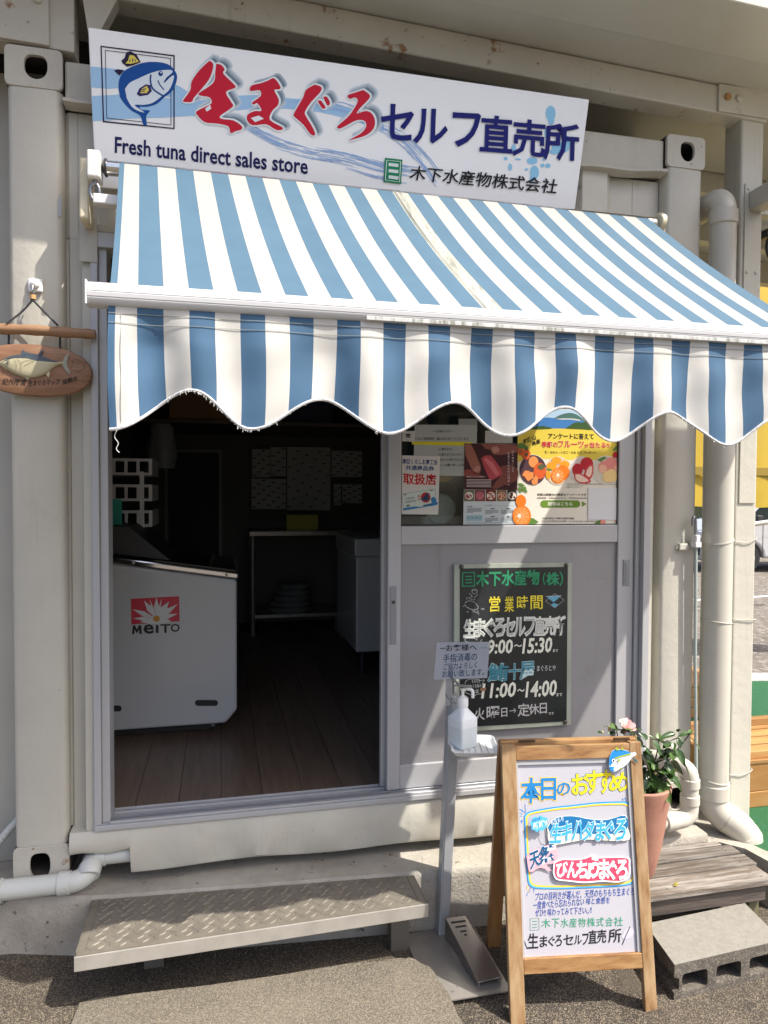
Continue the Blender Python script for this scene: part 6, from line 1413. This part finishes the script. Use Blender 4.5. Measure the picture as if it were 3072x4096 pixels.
# side profile (x forward from the front wheel centre, z up)
prof_ = [(.78, .22), (.82, .34), (.80, .60), (.72, .78), (.30, .92), (.10, .96), (-.38, 1.42), (-.55, 1.50), (-2.6, 1.52), (-3.0, 1.40), (-3.15, .95), (-3.2, .40), (-3.15, .22)]
arch = lambda cx: [(cx - .33 * cos(a), .27 + .33 * sin(a)) for a in [pi * k / 8 for k in range(9)]]
low_ = [(-3.15, .20)] + [(x, max(.2, z_)) for x, z_ in arch(-2.45)] + [(x, max(.2, z_)) for x, z_ in arch(0)] + [(.78, .20)]
b = B(); b.prism([qpt(co, cf, clv, x, .06, z_) for x, z_ in prof_[1:-1] + low_], clv * -1.55)
bd = b.obj('body', CARW, car); bv = bd.modifiers.new('soft', 'BEVEL'); bv.width = .05; bv.segments = 3; bv.limit_method = 'ANGLE'; bv.angle_limit = radians(25)
for nm, pts_ in (('side_window', [(.0, .98), (-.36, 1.36), (-.52, 1.42), (-1.2, 1.43), (-1.2, .98)]), ('side_window', [(-1.28, .98), (-1.28, 1.43), (-2.1, 1.43), (-2.1, .98)]), ('side_window', [(-2.18, .98), (-2.18, 1.43), (-2.8, 1.40), (-2.95, .98)])):
    b = B(); b.prism([qpt(co, cf, clv, x, .061, z_) for x, z_ in pts_], clv * .006); b.obj(nm, GLASSD, car)
b = B(); b.hexa([qpt(co, cf, clv, x, y, z_) for x, y, z_ in ((.10, -.02, .965), (.10, -1.42, .965), (-.36, -1.36, 1.405), (-.36, -.09, 1.405), (.115, -.02, .985), (.115, -1.42, .985), (-.345, -1.36, 1.425), (-.345, -.09, 1.425))]); b.obj('windscreen', GLASSD, car)
b = B(); b.hexa([qpt(co, cf, clv, x, y, z_) for x, y, z_ in ((.78, -.1, .30), (.78, -1.4, .30), (.84, -1.4, .32), (.84, -.1, .32), (.76, -.1, .66), (.76, -1.4, .66), (.815, -1.4, .64), (.815, -.1, .64))]); gr = b.obj('grille', BLACK, car)
for z_ in (.42, .52, .60):
    b = B(); b.hexa([qpt(co, cf, clv, x, y, zz_) for zz_ in (z_, z_ + .025) for x, y in ((.80, -.15), (.80, -1.35), (.85, -1.35), (.85, -.15))]); b.obj('grille_bar', WHITEP, gr)
for y in (-.10, -1.25):
    b = B(); b.hexa([qpt(co, cf, clv, x, yy_, zz_) for zz_ in (.62, .76) for x, yy_ in ((.60, y + .14), (.60, y - .14), (.80, y - .14), (.80, y + .14))], .02); b.obj('headlight', mat('headlight', (.7, .72, .74), .1), car)
for x in (0, -2.45):
    c_ = qpt(co, cf, clv, x, .0, .27); b = B(); b.lathe([(.15, 0), (.255, .0), (.272, .03), (.272, .17), (.255, .20), (.15, .20)], c_ - clv * .14, 32, clv); wh = b.obj('wheel', TYRE, car)
    b = B(); b.lathe([(.165, 0), (.17, .02), (.15, .03)], c_ + clv * .035, 28, clv)
    for k in range(7):
        a = 2 * pi * k / 7; u_ = cf * cos(a) + V((0, 0, 1)) * sin(a); w2 = cf * -sin(a) + V((0, 0, 1)) * cos(a); p = c_ + clv * .045
        b.hexa([p + u_ * .02 - w2 * .02, p + u_ * .16 - w2 * .012, p + u_ * .16 + w2 * .012, p + u_ * .02 + w2 * .02, p + u_ * .02 - w2 * .02 + clv * .015, p + u_ * .16 - w2 * .012 + clv * .015, p + u_ * .16 + w2 * .012 + clv * .015, p + u_ * .02 + w2 * .02 + clv * .015])
    b.obj('rim', mat('alloy', (.55, .55, .56), .25, .8), wh)
c_ = qpt(co, cf, clv, -.12, .15, 1.0); b = B(); b.hexa([c_ + cf * x + clv * y + V((0, 0, z_)) for z_ in (-.06, .08) for x, y in ((-.06, -.06), (-.06, .12), (.06, .12), (.06, -.06))], .02); b.obj('mirror', mat('mirror_black', (.03, .03, .03), .4), car)
b = B(); b.prism([qpt(co, cf, clv, x, .0612, z_) for x, z_ in ((-.30, .30), (-.31, .30), (-.31, .95), (-.30, .95))], clv * .002); b.obj('door_gap', BLACK, car)
rl = B(); rl.tube([(6.6, 5.2, .78), (8.4, 5.0, 1.02)], .03, 10); rl.tube([(6.75, 5.18, -.24), (6.75, 5.18, .80)], .025, 8); rl.tube([(8.2, 5.02, -.24), (8.2, 5.02, 1.0)], .025, 8); rl.obj('handrail', PVC, label='cream tubular handrail crossing in front of the white van', cat='handrail')
# clipped hedge and far tree line behind the lot
hd = thing('hedge', 'dark green clipped hedge behind the white van', 'hedge', (16, 16, -.25))
r5 = random.Random(9); b = B()
for k in range(1400):
    c_ = V((r5.uniform(8, 26), r5.uniform(15.4, 16.4), r5.uniform(-.2, 1.5))); a, e, s_ = r5.uniform(0, 6.3), r5.uniform(-1, 1), r5.uniform(.10, .22)
    u_ = V((cos(a) * cos(e), sin(a) * cos(e), sin(e))); w2 = u_.orthogonal().normalized()
    b.face([c_ + u_ * s_, c_ + w2 * s_ * .5, c_ - u_ * s_, c_ - w2 * s_ * .5])
b.obj('foliage', LEAF, hd)
b = B(); b.box(8, 26, 15.6, 16.2, -.25, 1.3); b.obj('hedge_core', mat('hedge_core', (.02, .03, .012), .9), hd)

# ================================================================== INSIDE THE SHOP
fz_ = thing('chest_freezer', 'white slant-top chest freezer with a red logo just inside the doorway', 'freezer', (.36, 1.1, .16))
fy0, fy1 = .80, 1.45
sp2 = [(-.0 + .055, .205), (.655, .205), (.705, .262), (.705, .845), (.055, .945)]
b = B(); b.prism([(x, fy0, z_) for x, z_ in sp2], (0, fy1 - fy0, 0)); fb2 = b.obj('cabinet', FRZ, fz_); bv = fb2.modifiers.new('soft', 'BEVEL'); bv.width = .012; bv.segments = 3; bv.limit_method = 'ANGLE'
b = B(); b.hexa([(.055, fy0 - .006, .948), (.712, fy0 - .006, .848), (.712, fy1, .848), (.055, fy1, .948), (.055, fy0 - .006, .975), (.712, fy0 - .006, .875), (.712, fy1, .875), (.055, fy1, .975)], .006); b.obj('top_trim', CHROME, fz_)
for x in (.27, .66):
    z_ = .975 - (x - .055) * .1522 - .013; b = B(); b.lathe([(.007, 0), (.006, .003), (0, .004)], (x, fy0 - .006, z_), 12, V((0, -1, 0))); b.obj('trim_screw', STEEL, fz_)
b = B(); b.hexa([(.06, fy0 + .02, .976), (.70, fy0 + .02, .879), (.70, fy1 - .02, .879), (.06, fy1 - .02, .976), (.06, fy0 + .02, .982), (.70, fy0 + .02, .886), (.70, fy1 - .02, .886), (.06, fy1 - .02, .982)]); b.obj('lid_glass', mat('dark_glass', (.01, .01, .012), .06), fz_)
b = B(); b.hexa([(.06, fy0 + .04, .984), (.42, fy0 + .04, .932), (.42, fy1 - .04, .932), (.06, fy1 - .04, .984), (.06, fy0 + .04, 1.09), (.25, fy0 + .04, 1.08), (.25, fy1 - .04, 1.08), (.06, fy1 - .04, 1.09)]); b.obj('lid_frame', mat('lid_dark', (.03, .028, .028), .5), fz_)
fpl = Plane((0, fy0, .5), (0, -1, 0))
def slot(x0, x1, y):
    P = Print(fpl, zm, .0014); r = 13
    P.poly([(x0 + r - r * cos(a), y - r * sin(a)) for a in [-pi / 2 + k * pi / 8 for k in range(9)]] + [(x1 - r + r * cos(a), y + r * sin(a)) for a in [-pi / 2 + k * pi / 8 for k in range(9)]]); P.obj('vent_slot', BLACK, fz_)
slot(842, 942, 825); slot(470, 526, 849)
P = Print(fpl, zm, .0014); P.poly([(565, 375), (774, 364), (776, 472), (568, 486)]); P.obj('logo_red', mat('logo_red', (.52, .03, .05), .4), fz_)
P = Print(fpl, zm, .0022)
for a, (x, y), w_ in ((0, (676, 368), 22), (0, (622, 382), 26), (0, (730, 388), 30), (0, (768, 398), 22), (0, (572, 420), 22), (0, (768, 440), 20), (0, (574, 460), 18), (0, (700, 372), 8), (0, (645, 374), 8), (0, (606, 476), 22), (0, (740, 472), 22)):
    c_ = (676, 462); dx, dy = x - c_[0], y - c_[1]; l = sqrt(dx * dx + dy * dy); px2, py2 = -dy / l * w_ / 2, dx / l * w_ / 2
    P.poly([c_, (c_[0] + dx * .55 + px2, c_[1] + dy * .55 + py2), (x, y), (c_[0] + dx * .55 - px2, c_[1] + dy * .55 - py2)])
P.poly([(640, 484), (650, 455), (676, 440), (705, 452), (716, 480)]); P.obj('logo_petals', mat('logo_white', (.62, .62, .61), .4), fz_)
P = Print(fpl, zm, .0032); P.ell(676, 461, 15, 14, 16); P.obj('logo_centre', mat('logo_orange', (.55, .25, .02), .4), fz_)
P = Print(fpl, zm, .0014); P.poly([(570, 528), (574, 490), (584, 490), (592, 508), (600, 489), (610, 489), (613, 527), (602, 527), (601, 508), (594, 522), (589, 522), (582, 508), (580, 528)]); P.text('e', (622, 525), (662, 524), (622, 487), .025); P.poly([(673, 523), (673, 488), (685, 488), (685, 523)]); P.text('T', (694, 522), (736, 521), (694, 486), .02); P.text('O', (738, 518), (776, 517), (738, 484), .02); P.obj('logo_lettering', mat('logo_black', (.012, .012, .012), .5), fz_)
b = B(); b.box(.10, .60, .85, 1.40, .17, .2045); b.obj('base_frame', BLACK, fz_)
for x in (.16, .60):
    for y in (.86, 1.38):
        b = B(); b.lathe([(.008, 0), (.022, .002), (.022, .02), (.008, .022)], (x - .011, y, .183), 14, V((1, 0, 0))); b.obj('castor', DARKM, fz_)

tr_ = thing('plastic_basket', 'stack of white plastic basket trays on top of the chest freezer', 'basket', (.15, 1.25, .93))
for k, z_ in enumerate((1.075, 1.20, 1.325)):
    b = B()
    for x in (.075, .13, .185, .24):
        b.box(x, x + .014, 1.20, 1.208, z_, z_ + .055)
    b.box(.062, .312, 1.20, 1.208, z_ - .012, z_ + .0); b.box(.062, .312, 1.20, 1.208, z_ + .055, z_ + .068); b.box(.296, .312, 1.20, 1.208, z_, z_ + .055); b.box(.062, .076, 1.20, 1.208, z_, z_ + .055)
    b.box(.304, .312, 1.2085, 1.55, z_ - .012, z_ + .068); b.box(.062, .303, 1.2085, 1.55, z_ - .012, z_ - .004)
    b.obj('tray', WHITEP, tr_)
b = B(); b.box(.255, .275, 1.195, 1.199, .98, 1.33); b.obj('upright', WHITEP, tr_)
b = B(); b.box(.06, .205, .95, .954, 1.085, 1.20, .001); b.obj('green_card', mat('green_card', (.02, .32, .24), .5), label='green handwritten card leaning against the baskets inside', cat='card')
wt = thing('work_table', 'stainless steel work table against the back wall of the shop', 'table', (1.22, 3.1, .16))
b = B(); b.box(.84, 1.61, 2.88, 3.36, .905, .94, .003); b.obj('table_top', STEEL, wt)
for x in (.865, 1.575):
    for y in (2.91, 3.32):
        b = B(); b.tube([(x, y, .16), (x, y, .905)], .019, 12); b.obj('leg', STEEL, wt)
b = B(); b.box(.86, 1.58, 2.90, 3.33, .29, .315, .002); b.obj('shelf', STEEL, wt)
sk = B()
for k in range(5): sk.lathe([(.16 - k * .012, 0), (.17 - k * .012, .02), (.16 - k * .012, .04), (0, .042)], (1.15 + .01 * k, 3.05, .316 + k * .043), 20)
sk.obj('bowl_stack', mat('dull_bowl', (.20, .20, .19), .5), label='stack of pale bowls on the lower shelf of the work table', cat='bowls')
bd2 = thing('notice_board', 'dark board covered with calendars and timetables above the work table', 'notice board', (1.4, 3.48, 1.05))
b = B(); b.box(.86, 1.95, 3.47, 3.495, 1.02, 1.62, .003); b.obj('backboard', mat('board_dark', (.10, .09, .07), .7), bd2)
for x0, x1, z0, z1_ in ((.885, 1.03, 1.35, 1.58), (1.035, 1.16, 1.36, 1.60), (1.17, 1.53, 1.08, 1.605), (.88, 1.16, 1.09, 1.34), (1.54, 1.80, 1.36, 1.58), (1.56, 1.62, 1.12, 1.30), (1.63, 1.80, 1.14, 1.30)):
    b = B(); b.box(x0, x1, 3.4655, 3.4695, z0, z1_); sh = b.obj('sheet', PAPER, bd2)
    b = B(); nx_ = max(2, int((x1 - x0) / .035))
    for i in range(nx_):
        for j in range(3): xx = x0 + (x1 - x0) * (i + .15) / nx_; zz_ = z0 + (z1_ - z0) * ((j + ((i * 7) % 5) / 5) / 3.2 + .05); b.box(xx, xx + (x1 - x0) / nx_ * .7, 3.4645, 3.4652, zz_, zz_ + .008)
    b.obj('print_marks', BLACK, sh, kind='stuff')
b = B(); b.box(1.12, 1.36, 2.96, 2.965, .941, 1.06, .0005); b.obj('yellow_card', mat('yellow_card', (.45, .40, .05), .6), label='yellow handwritten card propped on the steel work table', cat='card')
f2 = thing('white_cabinet', 'white undercounter freezer at the right, half hidden by the door stile', 'freezer', (1.8, 2.0, .16))
b = B(); b.box(1.40, 2.30, 1.62, 2.3, .30, .86, .012); b.obj('cabinet', FRZ, f2); b = B(); b.box(1.39, 2.31, 1.61, 2.31, .862, .965, .01); b.obj('lid', FRZ, f2)
for x in (1.45, 2.25):
    b = B(); b.tube([(x, 1.68, .16), (x, 1.68, .30)], .015, 10); b.obj('leg', DARKM, f2)
dr = thing('inner_door', 'dark inner doorway with a pale frame at the back of the shop', 'door', (.42, 3.45, .16))
b = B(); b.box(.20, .225, 3.46, 3.498, .16, 1.57); b.box(.62, .645, 3.46, 3.498, .16, 1.57); b.box(.2255, .6195, 3.46, 3.498, 1.545, 1.57); b.obj('frame', mat('inner_frame', (.30, .29, .24), .5), dr)
b = B(); b.box(.226, .619, 3.48, 3.497, .16, 1.544); b.obj('opening', BLACK, dr)  # solid black slab painted in for the deep shade of the doorway
cbx = B(); cbx.box(.30, .80, 2.55, 2.95, 1.72, 1.98, .004); cbx.obj('cardboard_box', CARD, label='brown cardboard box stored high above the inner doorway', cat='box')
hl = thing('wall_shelf', 'high dark shelf carrying the cardboard box inside', 'shelf', (.9, 2.8, 1.7)); b = B(); b.box(.055, 2.38, 2.5, 3.45, 1.69, 1.715); b.obj('board', mat('shelf_dark', (.12, .10, .08), .6), hl)
bxs = B(); bxs.box(1.05, 1.42, 2.6, 2.9, 1.72, 1.90, .006); bxs.obj('storage_box', mat('navy_box', (.03, .04, .09), .5), label='navy storage box beside the cardboard box on the high shelf', cat='box')
# things seen through the glass
dsc = thing('round_lamp', 'round white lamp disc seen through the lower part of the door glass', 'lamp', (1.35, .13, 1.1))
pdl = Plane((0, .128, 1.1), (0, -1, 0)); c_ = pdl.hit(*zn(600, 1395)); b = B(); b.lathe([(.058, 0), (.060, .006), (.052, .016), (.02, .021), (0, .022)], c_ + V((0, .022, 0)), 32, V((0, -1, 0))); b.obj('disc', mat('lamp_disc', (.55, .55, .52), .5), dsc)
b = B(); b.box(c_.x - .06, c_.x + .0, .15, .20, 1.053, c_.z - .03); b.obj('stand', mat('lamp_stand', (.35, .35, .34), .5), dsc)
P1 = [pdl.hit(*zn(*q)) for q in curve([(540, 972), (640, 968), (745, 978), (720, 1015), (660, 1045), (590, 1046), (540, 1040)], 3)]
b = B(); b.prism(P1, (0, .003, 0)); o = b.obj('orange_tag', mat('orange_tag', (.62, .30, .05), .5), label='orange slice-shaped tag hanging behind the door glass', cat='tag')

# small clutter in the dark of the shop
for k, (x, a) in enumerate(((1.50, .10), (1.545, .16))):
    b = B(); M_ = Matrix.Translation((x, 2.86, .165)) @ Matrix.Rotation(a, 4, 'Y'); b.box(-.006, .006, -.16, .16, 0, .36, .002, 1, M_)
    b.obj('leaning_panel', mat('panel_grey', (.34, .34, .33), .5), label=('nearer' if k else 'farther') + ' thin white panel leaning at the right leg of the work table', cat='panel', group='panels leaning by the work table')
b = B(); b.box(1.60, 1.80, 1.70, 1.88, .966, .995, .006); b.box(1.61, 1.79, 1.71, 1.87, .996, 1.01, .004)
b.obj('kitchen_scale', mat('scale_green', (.10, .22, .17), .4), label='flat green and white scale on top of the right-hand freezer', cat='scale')
bg_ = thing('plastic_bag', 'crumpled clear bag hanging from the high shelf above the freezer', 'bag', (.22, 2.0, 1.5))
rows_ = []; r7 = random.Random(12)
for j in range(9):
    t = j / 8; w_ = .03 + .06 * sin(pi * min(1, t * .6 + .15)); rows_.append([(.25 + w_ * cos(2 * pi * k / 14) * (1 + r7.uniform(-.15, .15)), 2.6 + w_ * .5 * sin(2 * pi * k / 14), 1.69 - .30 * t) for k in range(15)])
b = B(); b.grid(rows_); b.obj('bag_skin', mat('bag_grey', (.30, .31, .31), .35), bg_)
for k in range(3):
    b = B(); x = .055 + k * .034; b.box(x, x + .030, 2.62, 2.80, 1.716, 1.716 + .20 + .012 * (k % 3), .002); b.obj('file_binder', mat('binder_%d' % (k % 3), ((.04, .05, .12), (.16, .15, .13), (.10, .03, .03))[k % 3], .5), label=('dark blue', 'pale grey', 'dark red')[k % 3] + ' file binder standing on the high shelf inside', cat='binder', group='binders on the high shelf')
